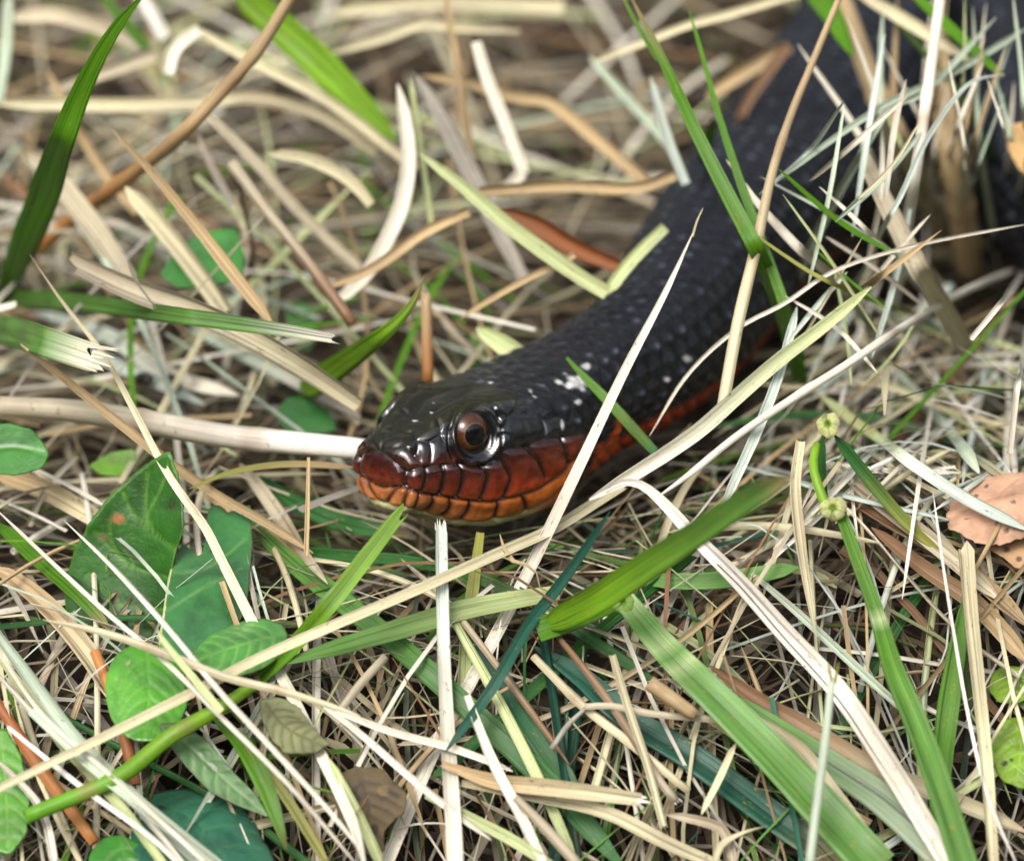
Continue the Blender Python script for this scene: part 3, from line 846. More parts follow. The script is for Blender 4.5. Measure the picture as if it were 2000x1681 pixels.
S('dry_grass_blade', 'cream dead blade overlying the broad sage green blade', 'cream', [8, 28, 32, 34], '1472,1395 1562,1462 1622,1542 1735,1700', lift=1.05, blot=.4)
S('dry_grass_blade', 'bleached white arching blade with a dark groove, curling at the throat', 'bleach', [10, 26, 36, 44, 46, 40], '1182,958 1215,942 1252,946 1300,985 1352,1042 1442,1132 1532,1232 1642,1352 1742,1502 1862,1700', d=[-.6, -1.0, -1.5, 's'], lift=1.25, fold=.12, ends='jb', col2='white')
S('stalk', 'slim sage stalk ending in two tiny horns', 'sage', [15, 18, 20], '1624,1330 1612,1450 1592,1600 1580,1700', d=[-3.2, -3.2, -3.4], prof='r', ends='bb')
S('stalk', 'tiny horn on the slim sage stalk', 'olive', [4, 7], '1617,1293 1625,1335', d=[-3.2, -3.2], ends='pb')
S('stalk', 'second tiny horn leaning right on the slim sage stalk', 'olive', [4, 7], '1638,1291 1630,1335', d=[-3.2, -3.2], ends='pb')
S('grass_leaf', 'wide bright green blade standing behind the cream bundle', 'green', [10, 34, 44, 42, 36], '1888,1150 1872,1250 1856,1350 1842,1462 1828,1620', lift=.6, fold=.14, col2='green')
S('dry_grass_blade', 'split cream bundle hanging down from under the dry leaf', 'cream', [38, 34, 32, 30, 24], '1876,1052 1888,1200 1902,1330 1920,1500 1936,1700', lift=.9, ends='jb', fold=.3)
S('dry_straw', 'hair-fine white straw running the whole way down past the dry leaf', 'bleach', [5, 7, 8, 8], '1822,960 1838,1080 1862,1232 1892,1402 1932,1562 1992,1700', d=[-.8, -1.6, 's'], lift=1.2)
S('dry_strip', 'brown striped dead blade leading under the dry leaf', 'brown', [20, 38, 40, 38], '1632,960 1722,1012 1842,1082 2005,1222', lift=.35, col2='tan', blot=.4)
S('dry_strip', 'brown streaked dead blade lowest of the fan by the dry leaf', 'brown', [20, 36, 42, 40], '1702,1030 1802,1112 1902,1182 2005,1292', lift=.3, col2='tan', blot=.4)
S('dry_strip', 'cream flat blade of the fan by the dry leaf', 'pink', [18, 34, 38, 34], '1622,905 1720,985 1820,1060 1950,1170', lift=.45, blot=.3)
S('grass_leaf', 'green horizontal blade behind the blurred one', 'lgreen', [18, 34, 38, 30], '1202,1120 1300,1135 1422,1132 1560,1108', lift=.4)
S('dry_grass_blade', 'faded bluish straw sloping down behind the bleached arching blade', 'sage', [10, 18, 20, 14], '1458,1112 1562,1202 1702,1332 1792,1412', lift=.4)
S('dry_straw', 'cream straw lying level below the green horizontal blade', 'cream', [10, 16, 16, 10], '1300,1040 1420,1028 1540,1030 1720,1060', lift=.5, prof='r')
# ---- lower middle
S('grass_leaf', 'narrow dark bluish green blade crossing under the long white straw', 'teal', [10, 20, 24, 24, 16], '1192,998 1102,1130 1032,1222 962,1342 870,1468', lift=1.0, fold=.16, col2='teal')
S('grass_leaf', 'green and cream mottled blade lying level under the upright straw', 'lgreen', [14, 34, 42, 42, 38, 30], '560,1292 652,1266 802,1222 902,1192 1002,1172 1092,1158', lift=.65, ends='jb', col2='pgreen', blot=.2)
S('grass_leaf', 'long green blade sloping from the chin to the lower edge', 'lgreen', [20, 42, 44, 46, 40], '470,1000 560,1090 682,1185 802,1282 902,1372 1002,1462 1102,1562 1222,1700', lift=.35, fold=.14, col2='dgreen')
S('grass_leaf', 'bluish green blade between the olive and cream straws', 'teal', [12, 44, 52, 40], '880,1205 932,1272 992,1352 1062,1462 1132,1560', lift=.3, col2='dgreen')
S('grass_leaf', 'wide dark teal blade sloping under the hollow stalk', 'teal', [24, 54, 60, 62, 52], '1042,1262 1132,1322 1222,1402 1352,1482 1502,1592 1652,1700', lift=.3, fold=.15)
S('dry_straw', 'cream stem of the forked straw on the teal blade', 'cream', [15, 18, 18, 14], '1042,1282 1142,1382 1232,1452 1345,1545', lift=.75, prof='r', ends='bb')
S('dry_straw', 'side branch of the forked straw on the teal blade', 'pink', [13, 14, 14], '1142,1380 1192,1378 1262,1392 1412,1406', lift=.85, prof='r', ends='bb')
S('dry_straw', 'short grey branch below the fork on the teal blade', 'grey', [8, 11, 12], '1145,1382 1110,1415 1078,1462', lift=.8, prof='r', ends='bb')
S('twig', 'mottled brown stalk with a tufted end lying on the teal blade', 'brown', [10, 16, 18, 16], '1088,1240 1162,1332 1232,1432 1292,1530 1320,1562', lift=.8, prof='r', ends='bb', blot=.6, col2='pink', fibres=4)
S('stalk', 'short tan hollow stalk with its cut end open', 'tan', [26, 31, 31], '1358,1396 1318,1368 1268,1332', lift=1.15, prof='r', ends='bb', col2='tan')
S('dry_grass_blade', 'wide cream blade with three dark bristles at its end', 'tan', [14, 34, 38, 36, 28], '862,1492 962,1528 1062,1540 1162,1552 1252,1564', lift=.9, col2='cream', ends='jb', fibres=3, blot=.3)
S('dry_grass_blade', 'long cream blade under the one with bristles', 'cream', [18, 32, 36, 30], '900,1532 1052,1562 1182,1592 1302,1652 1412,1700', lift=.75, ends='bb', blot=.3)
S('dry_straw', 'white straw fanning right from the left leaf tangle', 'white', [12, 17, 18, 14], '630,1378 762,1430 882,1462 1002,1506', lift=.85)
S('dry_straw', 'white straw crossing low under the upright pale straw', 'white', [10, 16, 16, 12], '622,1372 700,1430 782,1502 862,1568 960,1640', lift=.95)
S('dry_straw', 'yellow olive straw hanging straight below the snake jaw', 'olive', [16, 24, 28, 24], '938,1040 926,1130 912,1240 905,1345', d=[.2, -.4, -.9], col2='pgreen', ends='bb')
S('dry_straw', 'white straw continuing down from the olive one', 'white', [14, 22, 24, 18], '912,1358 960,1482 1022,1602 1068,1700', lift=.95, ends='bb')
S('dry_straw', 'pale yellowish straw sloping parallel to the bluish green blade', 'pgreen', [14, 22, 24, 22], '858,1160 932,1292 992,1402 1062,1542 1132,1700', lift=.6, blot=.2)
S('twig', 'thin pinkish brown stem sloping below the jaw', 'pink', [7, 13, 14, 10], '782,1090 862,1162 942,1262 1032,1382 1112,1492', lift=.5, prof='r', col2='brown')
S('dry_straw', 'olive streaked straw at the lower edge under the upright pale straw', 'pgreen', [16, 24, 26, 20], '832,1552 922,1600 1002,1642 1090,1700', lift=.9, ends='bb')
S('dry_straw', 'pinkish round-ended straw at the lower edge', 'pink', [16, 22, 22], '1006,1556 1062,1612 1140,1700', lift=1.15, prof='r', ends='bb')
S('dry_straw', 'pale straw with purple stains at the lower edge beside the brown leaf', 'pgreen', [14, 22, 24], '642,1480 700,1592 750,1700', lift=.9, blot=.4)
S('dry_strip', 'curly tan wisp hanging on the long white straw', 'tan', [6, 12, 8, 7, 6], '976,1042 988,1082 1012,1104 1032,1104 1048,1122 1056,1152 1078,1160 1090,1184', d=[-.5, -.7, -.9], roll=(0, 2.5))
S('dry_strip', 'small curled cream strip below the tuft', 'cream', [10, 20, 16, 6], '1395,1690 1408,1655 1440,1635 1500,1612', lift=1.0, roll=(0, 1.5))
S('dry_straw', 'cream kinked straw at the lower edge below the teal blade', 'pink', [14, 22, 24, 20], '1300,1590 1370,1605 1412,1622 1435,1700', lift=.8, blot=.4)
S('dry_straw', 'knotted cream straw end crossing the teal blade', 'cream', [12, 17, 14], '1370,1590 1402,1530 1438,1450', lift=.7)
S('dry_straw', 'thin cream straw standing before the teal blade', 'cream', [15, 18, 18, 16], '1195,1280 1225,1380 1262,1490 1296,1618', lift=.95, ends='bj')
# ---- lower left
S('dry_straw', 'long jointed straw from the frayed green end across the big leaf', 'cream', [5, 10, 14, 18, 22, 24, 24, 24], '58,497 122,590 202,692 262,802 332,932 402,1032 432,1092 482,1192 522,1272 562,1342 632,1482 692,1612 715,1700', d=[.6, .2, -.6, -1.2, 's'], lift=1.75, blot=.6, col2='white', fold=.1)
S('stalk', 'thick smooth white stalk lying level behind the snout', 'pink', [40, 46, 48, 46, 42], '-15,792 152,802 302,826 452,852 562,863 715,878', d=[1.6, 1.5, 1.4], prof='r', ends='bb', col2='bleach', mat=M_STALK)
S('dry_straw', 'tan straw running under the thick white stalk to the leaf', 'tan', [12, 20, 22, 20, 16], '40,672 152,762 252,842 342,912 432,972 522,1022 612,1080', d=[.8, .5, 's'], col2='tan', lift=.6)
S('grass_leaf', 'green blade with bleached patches lying level above the thick white stalk', 'lgreen', [34, 36, 36, 34, 30, 18], '18,582 152,590 302,610 422,626 562,646 658,662', d=['s', .2, .1], lift=1.3, ends='bj', col2='lgreen', tip='bleach', fold=.06)
S('grass_leaf', 'wide green blade torn off white at its end', 'lgreen', [54, 60, 60, 56], '-20,640 40,652 110,675 192,702', d=['s', .0, -.2], lift=1.5, ends='bj', tip='bleach', fibres=6, fold=.06)
S('grass_leaf', 'short bright green blade with withered tip behind the snout', 'lime', [52, 54, 46, 36, 20, 6], '585,768 652,722 722,672 782,622 812,580 828,538', d=['s', 1.0, .8], lift=.9, tip='tan', fold=.05, ends='pp')
S('dry_grass_blade', 'pale flattened blade below the bleach-patched green one', 'ice', [18, 34, 38, 30], '60,608 202,655 332,738 465,772', lift=1.0, col2='white')
S('dry_grass_blade', 'second pale flattened blade lower beside the seed heads', 'ice', [10, 28, 30, 22], '0,625 120,668 250,725 400,790', lift=.8)
S('dry_grass_blade', 'grey-green flattened stalk running towards the snout', 'sage', [14, 28, 30, 26], '365,640 482,702 582,752 705,815', lift=1.0, col2='grey')
S('dry_grass_blade', 'wide pinkish cream blade with torn end sloping to the snout', 'pink', [40, 50, 52, 48, 34], '140,508 252,560 372,602 482,652 602,722 702,790', d=[1.6, 1.2, 1.2], ends='jb', col2='cream', lift=.9)
S('dry_straw', 'second pinkish cream blade under the torn wide one', 'cream', [14, 30, 34, 28], '420,660 520,690 620,740 700,830', lift=.7, col2='pink')
S('dry_straw', 'tiny curly grey wisp over the torn wide blade', 'grey', [6, 9, 7], '248,508 268,555 305,602', d=[.7, .9], roll=(0, 2))
S('dry_straw', 'thin white straw tip beside the big leaf', 'white', [4, 9, 10], '48,905 122,942 205,988', lift=1.0)
S('dry_straw', 'thin white straw passing left of the clover to the bottom', 'white', [6, 10, 11, 11, 8], '-10,992 62,1062 202,1192 332,1302 422,1392 562,1532 705,1698', lift=1.5)
S('dry_straw', 'thin white straw crossing the big leaf beside the vein', 'white', [5, 11, 13, 12, 9], '125,1016 222,1110 332,1232 422,1342 532,1462 642,1582 712,1668', lift=1.7)
S('dry_straw', 'cream straw with rounded tip passing over the clover leaf', 'cream', [8, 15, 17, 17, 15, 12], '84,1210 202,1235 322,1276 442,1322 562,1352 705,1398', lift=1.65, prof='r')
S('dry_straw', 'short split yellow straw between the clover leaves', 'pgreen', [17, 16, 13], '432,1390 350,1290 310,1240', lift=1.8, ends='bj', fibres=4)
for i, (wd, pts, c, lb) in enumerate(((34, '-10,1235 62,1332 142,1442 262,1562 410,1705', 'sage', 'broad sage blade in the pale bundle below the clover'), (24, '-10,1275 42,1342 120,1452 240,1582 330,1705', 'pgreen', 'yellowish blade in the pale bundle below the clover'),
                                  (14, '-10,1312 102,1432 252,1562 372,1702', 'white', 'narrow white blade lying inside the pale bundle below the clover'), (12, '15,1420 152,1532 302,1642 362,1702', 'bleach', 'thin bleached straw forming the lower side of the pale bundle'),
                                  (30, '60,1390 150,1470 270,1570 440,1702', 'sage', 'broad sage blade lying over the glossy bluish leaf'), (10, '-10,1262 80,1392 200,1500 420,1702', 'white', 'thinnest white straw on top of the pale bundle below the clover'))):
    S('dry_grass_blade', lb, c, [wd * .6, wd, wd, wd * .8], pts, lift=.95 + .07 * i, group='bundle of pale blades below the clover', ends='bb')
S('twig', 'orange-brown stem rising behind the round clover leaf', 'orange', [20, 24, 24], '185,1270 225,1372 250,1462 265,1535', lift=.35, prof='r', ends='bb', col2='rust')
S('twig', 'orange-brown stem at the left edge beside the pale bundle', 'rust', [20, 26, 26, 22], '-10,1365 80,1502 132,1572 185,1645', lift=.45, prof='r', ends='bb', col2='orange')
S('dry_straw', 'wide blurred tan blade behind the clover at the left', 'tan', [34, 46, 48, 40], '-10,1108 82,1182 162,1272 235,1385', lift=.15, col2='cream')
S('dry_straw', 'wide tan straw pointing at the big leaf from the left edge', 'tan', [36, 44, 40, 34], '-10,925 92,962 182,1012 260,1050', lift=.35, col2='cream')
S('grass_leaf', 'green blade at the left edge under the thin white straws', 'green', [20, 32, 30, 20], '-10,1018 62,1082 152,1162 215,1230', lift=.2)
S('grass_leaf', 'green curled blade below the thick green stem', 'green', [10, 36, 40, 30, 10], '415,1402 472,1452 502,1502 532,1572 560,1660', lift=.6, fold=.25)
S('grass_leaf', 'olive green blade hanging beside the curled one', 'olive', [10, 20, 22, 18], '470,1440 540,1530 580,1590 640,1690', lift=.65)
S('dry_grass_blade', 'narrow olive leaf pointing left from the snout', 'olive', [5, 12, 14, 12], '368,955 452,922 562,906 690,912', d=[.2, .6, .8], col2='tan')
S('dry_straw', 'thin tan straw standing before the leaf and the snout', 'tan', [7, 10, 11], '603,893 601,990 598,1085', d=[-.2, -.6], ends='bb')
S('dry_grass_blade', 'pinkish speckled blade leaning behind the thin tan straw', 'pink', [18, 30, 34, 22, 14], '468,905 515,965 560,1030 600,1090 640,1140', lift=.5, blot=.5)
S('grass_leaf', 'dark green blade left of the chin', 'dgreen', [14, 34, 36, 30], '500,925 580,985 680,1025 800,1045', lift=.3)
S('dry_straw', 'pinkish stem below the eaten leaf edge', 'tan', [10, 22, 22, 16], '380,960 470,1010 560,1070 640,1130', lift=.3)
S('dry_straw', 'short cream stick pointing up right below the chin', 'pink', [12, 18, 16], '655,1400 700,1340 752,1282', lift=.55, prof='r', ends='bb')
S('dry_grass_blade', 'pale bleached blade fanned out at the lower left corner', 'white', [10, 18, 18], '-10,1480 80,1580 110,1700', lift=.8)
# ---- blurred straws behind, left to middle
S('stalk', 'long straight orange-tan stalk crossing the green blade', 'orange', [30, 30, 29, 27, 24], '30,520 200,382 332,282 422,190 502,98 575,-18', d=['s', 2.5, 2.0], prof='r', ends='bb', col2='tan', lift=.8)
S('dry_grass_blade', 'tan blade with brush tip in front of the orange-tan stalk', 'tan', [7, 18, 24, 28, 26], '218,252 300,342 382,442 452,532 532,632', d=[1.6, 1.6, 1.4], col2='tan')
S('stalk', 'pinkish stalk with a broken top beside the tan blade', 'pink', [26, 21, 22, 24], '452,318 522,412 602,512 690,632', d=[2.8, 2.6, 2.4], prof='r', ends='bb', col2='brown')
S('dry_strip', 'thin brown strip hanging from the broken pinkish stalk', 'brown', [5, 10, 12], '464,335 482,432 512,562', d=[2.9, 's'])
BG = 'blurred dry straws behind the snake'
for lab, c, wd, pts, dd in (
    ('blurred level cream straw across the orange-tan stalk', 'cream', [26, 30, 30, 28, 26], '-15,202 150,205 300,206 422,200 482,192 562,206 642,236 735,300', 6.5),
    ('blurred pale wide straw above the level cream one', 'pink', [30, 36, 34, 28], '20,38 102,32 202,58 300,100', 9),
    ('blurred pale straw sloping up to the bent white one', 'pink', [26, 30, 28], '95,172 202,140 302,106', 8),
    ('blurred bent white straw piece near the top', 'white', [26, 30, 28], '328,145 345,95 392,62', 6),
    ('blurred straw sloping down from the bent white piece', 'cream', [18, 22, 24, 24, 22], '388,62 442,92 522,136 622,186 702,242 812,330', 6.2),
    ('blurred white straw at the top beside the small green blade', 'bleach', [28, 30, 30], '272,-20 300,32 322,75', 9),
    ('blurred pinkish wide straw under the green blade', 'pink', [34, 46, 48, 40], '55,300 122,372 192,462 250,550', 5),
    ('blurred cream wide straw between stalk and tan blade', 'cream', [30, 40, 40, 36], '245,365 332,462 402,552 442,610', 3.5),
    ('blurred tan thin straw behind the green blade', 'tan', [16, 20, 20], '95,140 142,232 202,332 270,415', 7),
    ('blurred brownish straw beyond the tan blade', 'pink', [18, 25, 26, 24], '385,205 452,272 502,322 562,392 642,472 702,525', 4.5),
    ('blurred pale straw over the dark gap', 'cream', [20, 30, 30, 20], '520,300 602,312 682,352 725,400', 4),
    ('blurred grey straw between stalk and pinkish one', 'grey', [14, 18, 16], '388,262 422,342 452,402', 4.5),
    ('blurred upright pale straw at the left edge top', 'sage', [24, 26, 24], '18,-15 14,100 2,200', 7),
    ('blurred white curved straw hanging left of the dark hollow', 'white', [24, 32, 34, 30, 22], '776,165 796,302 782,402 752,472 718,532 650,600', 4.2),
    ('blurred white kinked straw over the dark hollow', 'white', [22, 26, 28, 26, 26], '930,82 950,150 982,232 1012,312 1020,340', 5.5),
    ('blurred short end below the kinked white straw', 'white', [26, 24, 20], '1020,338 990,366 950,384', 5.5),
    ('blurred white-tipped level straw at the top middle', 'cream', [16, 22, 24, 20, 8], '640,105 762,70 822,48 902,55 1015,62', 8),
    ('blurred brownish grey wide straw sloping over the hollow', 'grey', [24, 38, 42, 36, 26], '815,150 862,232 902,312 942,392 982,472 1022,548', 5),
    ('blurred tan straw lying level below the kinked one', 'tan', [24, 28, 28, 24], '935,372 1102,362 1252,366 1320,342', 4.4),
    ('blurred tan straw sloping to the right of the hollow', 'tan', [20, 28, 30, 28], '822,148 902,160 1002,190 1072,202 1112,232 1182,292 1262,362', 6.5),
    ('blurred orange-brown leaf strip before the snake body', 'rust', [20, 42, 42, 26], '972,408 1052,440 1122,482 1212,520', 3.2),
    ('blurred pale green straw ending at the folded one', 'pgreen', [18, 30, 34, 32], '820,300 902,362 982,432 1062,492 1132,542 1185,574', 2.6),
    ('blurred folded straw leaning on the snake body', 'pgreen', [28, 28, 24], '1182,575 1232,512 1300,445', 3),
    ('blurred thin tan straw hanging over the hollow', 'tan', [14, 17, 16], '868,-15 890,120 910,232 922,312', 6),
    ('blurred thin pale straw beside the white curved one', 'pgreen', [10, 13, 12], '800,150 815,252 830,352 842,440', 4.6),
    ('blurred tan straw sloping up to the hollow', 'tan', [18, 24, 22], '640,562 722,530 832,452 915,412', 3.4),
    ('blurred tan thin straw above the snake crown', 'tan', [10, 14, 14], '900,622 1002,560 1122,498', 2.8),
    ('blurred bluish straw left of the tall green blade', 'ice', [14, 22, 20], '1270,150 1300,262 1340,360', 4),
    ('blurred cream straw reaching to the top edge right of the tall blade', 'cream', [10, 18, 20, 20], '1158,122 1232,96 1342,52 1422,30 1570,-15', 6),
    ('blurred straw sloping right below the white-tipped one', 'sage', [14, 20, 20], '1150,110 1220,190 1310,290', 7),
    ('blurred wide straw along the top edge', 'cream', [30, 36, 34], '640,25 900,5 1100,15', 11),
    ('blurred tan straw at the top edge right of the middle', 'tan', [24, 30, 26], '1380,190 1440,150 1540,90', 9),
    ('blurred brown stem near the tall green blades', 'brown', [18, 24, 22], '1425,280 1460,200 1540,90', 8)):
    S('dry_straw', lab, c, wd, pts, d=[dd, dd, dd], group=BG, lift=.25, ends='bb' if 'bent' in lab or 'kinked' in lab else 'pb')
S('grass_leaf', 'broad blurred green blade sloping down from the top edge', 'lime', [50, 66, 66, 50, 24], '455,-25 542,50 622,122 702,202 775,275', d=[7.5, 7, 6], fold=.08)
S('grass_leaf', 'small blurred green blade at the top beside the white straw', 'green', [14, 26, 22], '195,-10 250,50 295,105', d=[8, 8])
S('grass_leaf', 'blurred upright green blade left of the snake coil', 'green', [10, 24, 22], '1345,420 1370,330 1392,230', d=['s', 5])
S('stalk', 'short upright tan stalk behind the snout', 'tan', [20, 22, 22], '832,572 834,650 836,745', d=[2.4, 2.4], prof='r', ends='bb', col2='orange')
S('grass_leaf', 'pale lime blade patch behind the snake crown', 'pgreen', [22, 44, 40], '930,640 980,672 1040,715', d=[3.0, 3.0])
# ---------------------------------------------------------------- loose straws and blades of the thatch
def ground_straw(rng, x, y, L, ang, lift, tilt, bend):
    n = 7
    t = np.linspace(-.5, .5, n)
    th = ang + bend * t
    dx = np.cumsum(np.cos(th)) * L / n; dy = np.cumsum(np.sin(th)) * L / n
    X = x + dx - dx.mean(); Y = y + dy - dy.mean()
    Z = terrain(X, Y) + lift + tilt * L * t + .04 * L * np.cos(t * np.pi) * rng.uniform(-.5, 1.2)
    return np.stack([X, Y, np.maximum(Z, terrain(X, Y) - SOIL * .9)], 1)

def zone_colour(rng, x, y):
    r = rng.random()
    if y > 1.5 and x < 4:      # behind, left
        k = rng.choice(['cream', 'tan', 'pink', 'grey', 'white', 'brown', 'pgreen', 'green', 'sage'], p=[.24, .22, .18, .08, .10, .07, .05, .03, .03])
    elif x > 4.5 and y > -3:   # heap on the right
        k = rng.choice(['white', 'ice', 'cream', 'pgreen', 'tan', 'pink', 'sage', 'brown', 'dgreen'], p=[.24, .14, .20, .10, .10, .07, .08, .04, .03])
    elif x < -1:               # left
        k = rng.choice(['cream', 'white', 'tan', 'pink', 'sage', 'green', 'dgreen', 'brown'], p=[.25, .18, .15, .12, .12, .08, .06, .04])
    else:
        k = rng.choice(['cream', 'white', 'pgreen', 'tan', 'brown', 'dgreen', 'teal', 'lgreen', 'pink'], p=[.22, .18, .08, .12, .08, .12, .06, .07, .07])
    return k

LBL = {('b', 'l'): ('loose dry straw lying in the thatch behind the snake head', 'loose straws behind the snake head'),
       ('b', 'r'): ('loose dry straw lying in the thatch beside the snake coils', 'loose straws beside the snake coils'),
       ('f', 'l'): ('loose dry straw lying in the tangle round the leaves', 'loose straws round the leaves'),
       ('f', 'm'): ('loose dry straw lying in the tangle below the snake chin', 'loose straws below the chin'),
       ('f', 'r'): ('loose dry straw lying in the heap beside the cut nodes', 'loose straws beside the cut nodes')}
GREENS = ('green', 'lgreen', 'dgreen', 'teal', 'lime', 'moss')

def fillers():
    rng = np.random.default_rng(5)
    made = 0; tries = 0
    while made < 130 and tries < 4000:
        tries += 1
        px = np.array([[rng.uniform(-60, 2060), rng.uniform(-30, 1720)]])
        p = CAM + surf_depth(px)[0] * ray(px)[0]
        L = rng.uniform(2.5, 6.5)
        ang = rng.uniform(0, np.pi)
        P = ground_straw(rng, p[0], p[1], L, ang, rng.uniform(-.35, .25), rng.normal(0, .08), rng.normal(0, .35))
        if not clear_of_snake(P) or hides_snake(P): continue
        q = catmull(P, 22)
        key = zone_colour(rng, p[0], p[1])
        wd = rng.uniform(.045, .13) * (1.3 if key in GREENS else 1.0)
        prof = 'b' if key in GREENS else ('r' if rng.random() < .35 else 'c')
        if prof == 'r': wd *= .75
        en = rng.choice(['bb', 'pb', 'bp', 'jb', 'jj'])
        V, F, uv, tt = ribbon(q, wprofile(wd * rng.uniform(.75, 1.1, 3), 22, en), unit([rng.normal(0, .4), -.5 + rng.normal(0, .3), 1]), prof, .14, (0, rng.normal(0, .8)), 'bb' if prof == 'r' else en, rng=rng)
        c = shade(V, tt, key, rng.choice(['cream', 'tan', 'white', key]) if key not in GREENS else key, rng.choice([0, .3, .5]), made + 900)
        b = P[0]
        green = key in GREENS
        nm = 'grass_leaf' if green else 'dry_straw'
        o = add_obj(nm, make_mesh(nm, V - b, F, uv, c), M_GREEN if green else (M_STALK if prof == 'r' else M_DRY), b)
        kb = 'b' if p[1] > .6 else 'f'
        kx = ('l' if p[0] < 4.2 else 'r') if kb == 'b' else ('l' if p[0] < -1.0 else ('m' if p[0] < 3.8 else 'r'))
        lb, gp = LBL[(kb, kx)]
        word = dict(green='bright green', lgreen='light green', dgreen='dark green', teal='bluish green', ice='bluish white', pgreen='yellowish', sage='sage coloured').get(key, key)
        what = 'grass blade' if green else ('round straw' if prof == 'r' else 'flat straw')
        size = 'long' if L > 4.8 else ('short' if L < 3.4 else 'middling')
        lb = lb.replace('loose dry straw', f'loose {size} {word} {what}')
        gp = gp.replace('straws', f'{word} {what}s')
        tag(o, lb, 'grass blade' if green else 'straw', gp)
        made += 1
fillers()

def heap():
    rng = np.random.default_rng(77)
    made = 0
    while made < 42:
        x0, y0 = rng.uniform(1480, 2040), rng.uniform(480, 1010)
        a = rng.choice([rng.normal(-.62, .18), rng.normal(.45, .25), rng.normal(1.75, .2)], p=[.5, .28, .22])
        L = rng.uniform(180, 520)
        p = np.array([[x0 - math.cos(a) * L / 2, y0 - math.sin(a) * L / 2], [x0 + rng.normal(0, 8), y0 + rng.normal(0, 8)], [x0 + math.cos(a) * L / 2, y0 + math.sin(a) * L / 2]])
        lf = rng.uniform(.15, .85)
        P, _d2 = stroke_path(p, None, lf)
        if hides_snake(P) or not clear_of_snake(P) or p[:, 0].min() < 1300: continue
        key = rng.choice(['white', 'ice', 'cream', 'pgreen', 'bleach', 'tan'], p=[.28, .2, .2, .12, .12, .08])
        word = dict(white='white', ice='bluish white', cream='cream', pgreen='yellowish', bleach='bleached', tan='tan')[key]
        wd = rng.uniform(6, 16)
        kind = 'hair-thin' if wd < 9 else ('slender' if wd < 12.5 else 'broad')
        stroke('dry_straw', f'{kind} {word} straw crisscrossing the heap right of the snake throat', key, [wd * .5, wd, wd, wd * .7], [tuple(q) for q in p], lift=lf, prof='r' if rng.random() < .4 else 'c',
               group=f'{word} straws crisscrossing the heap')
        made += 1
heap()

def veil():
    rng = np.random.default_rng(99)
    for i in range(26):
        x0 = rng.uniform(1730, 2010); y1 = rng.uniform(330, 520)
        top = rng.uniform(-60, 200); lean = rng.normal(-10, 90)
        key = rng.choice(['cream', 'sage', 'pgreen', 'tan', 'white', 'moss', 'olive'], p=[.2, .2, .14, .16, .12, .1, .08])
        word = dict(cream='cream', sage='sage', pgreen='yellowish', tan='tan', white='white', moss='mossy green', olive='olive')[key]
        wd = rng.uniform(6, 20)
        kind = 'thin' if wd < 11 else 'wide'
        dd = rng.uniform(2.0, 6.5)
        stroke('dry_straw' if key not in ('moss', 'olive') else 'grass_leaf', f'blurred {kind} {word} stem {"rising to the top edge" if top < 40 else "ending half way up"}, {"leaning left" if lean < -35 else ("leaning right" if lean > 35 else "nearly upright")} before the far coil', key, [wd * .4, wd, wd],
               [(x0 + lean, top), (x0 + lean * .4 + rng.normal(0, 12), (top + y1) / 2), (x0, y1)], d=[dd, dd, 's'], group=f'blurred {word} stems before the far coil')
veil()

def flank():
    rng = np.random.default_rng(123)
    for i in range(20):
        x0, y0 = rng.uniform(1560, 1760), rng.uniform(240, 700)
        a = rng.choice([rng.normal(-.9, .2), rng.normal(.75, .2), rng.normal(1.5, .25)], p=[.45, .35, .2])
        L = rng.uniform(180, 420)
        key = rng.choice(['white', 'ice', 'cream', 'pgreen', 'sage', 'green'], p=[.24, .2, .2, .12, .14, .1])
        word = dict(white='white', ice='bluish white', cream='cream', pgreen='yellowish', sage='sage', green='bright green')[key]
        wd = rng.uniform(6, 15); kind = 'hair-thin' if wd < 9 else ('slender' if wd < 12 else 'broad')
        run = 'upright' if abs(a - 1.5) < .45 else ('rising to the right' if a < 0 else 'falling to the right')
        dd = rng.uniform(.4, 2.2)
        stroke('dry_straw' if key != 'green' else 'grass_leaf', f'{kind} {word} straw {run} across the right flank of the snake'.replace('straw', 'straw' if key != 'green' else 'blade'), key, [wd * .5, wd, wd, wd * .6],
               [(x0 - math.cos(a) * L / 2, y0 - math.sin(a) * L / 2), (x0 + rng.normal(0, 9), y0 + rng.normal(0, 9)), (x0 + math.cos(a) * L / 2, y0 + math.sin(a) * L / 2)],
               d=[dd + rng.normal(0, .6), dd, dd + rng.normal(0, .6)], group=f'{word} straws across the flank of the snake')
flank()

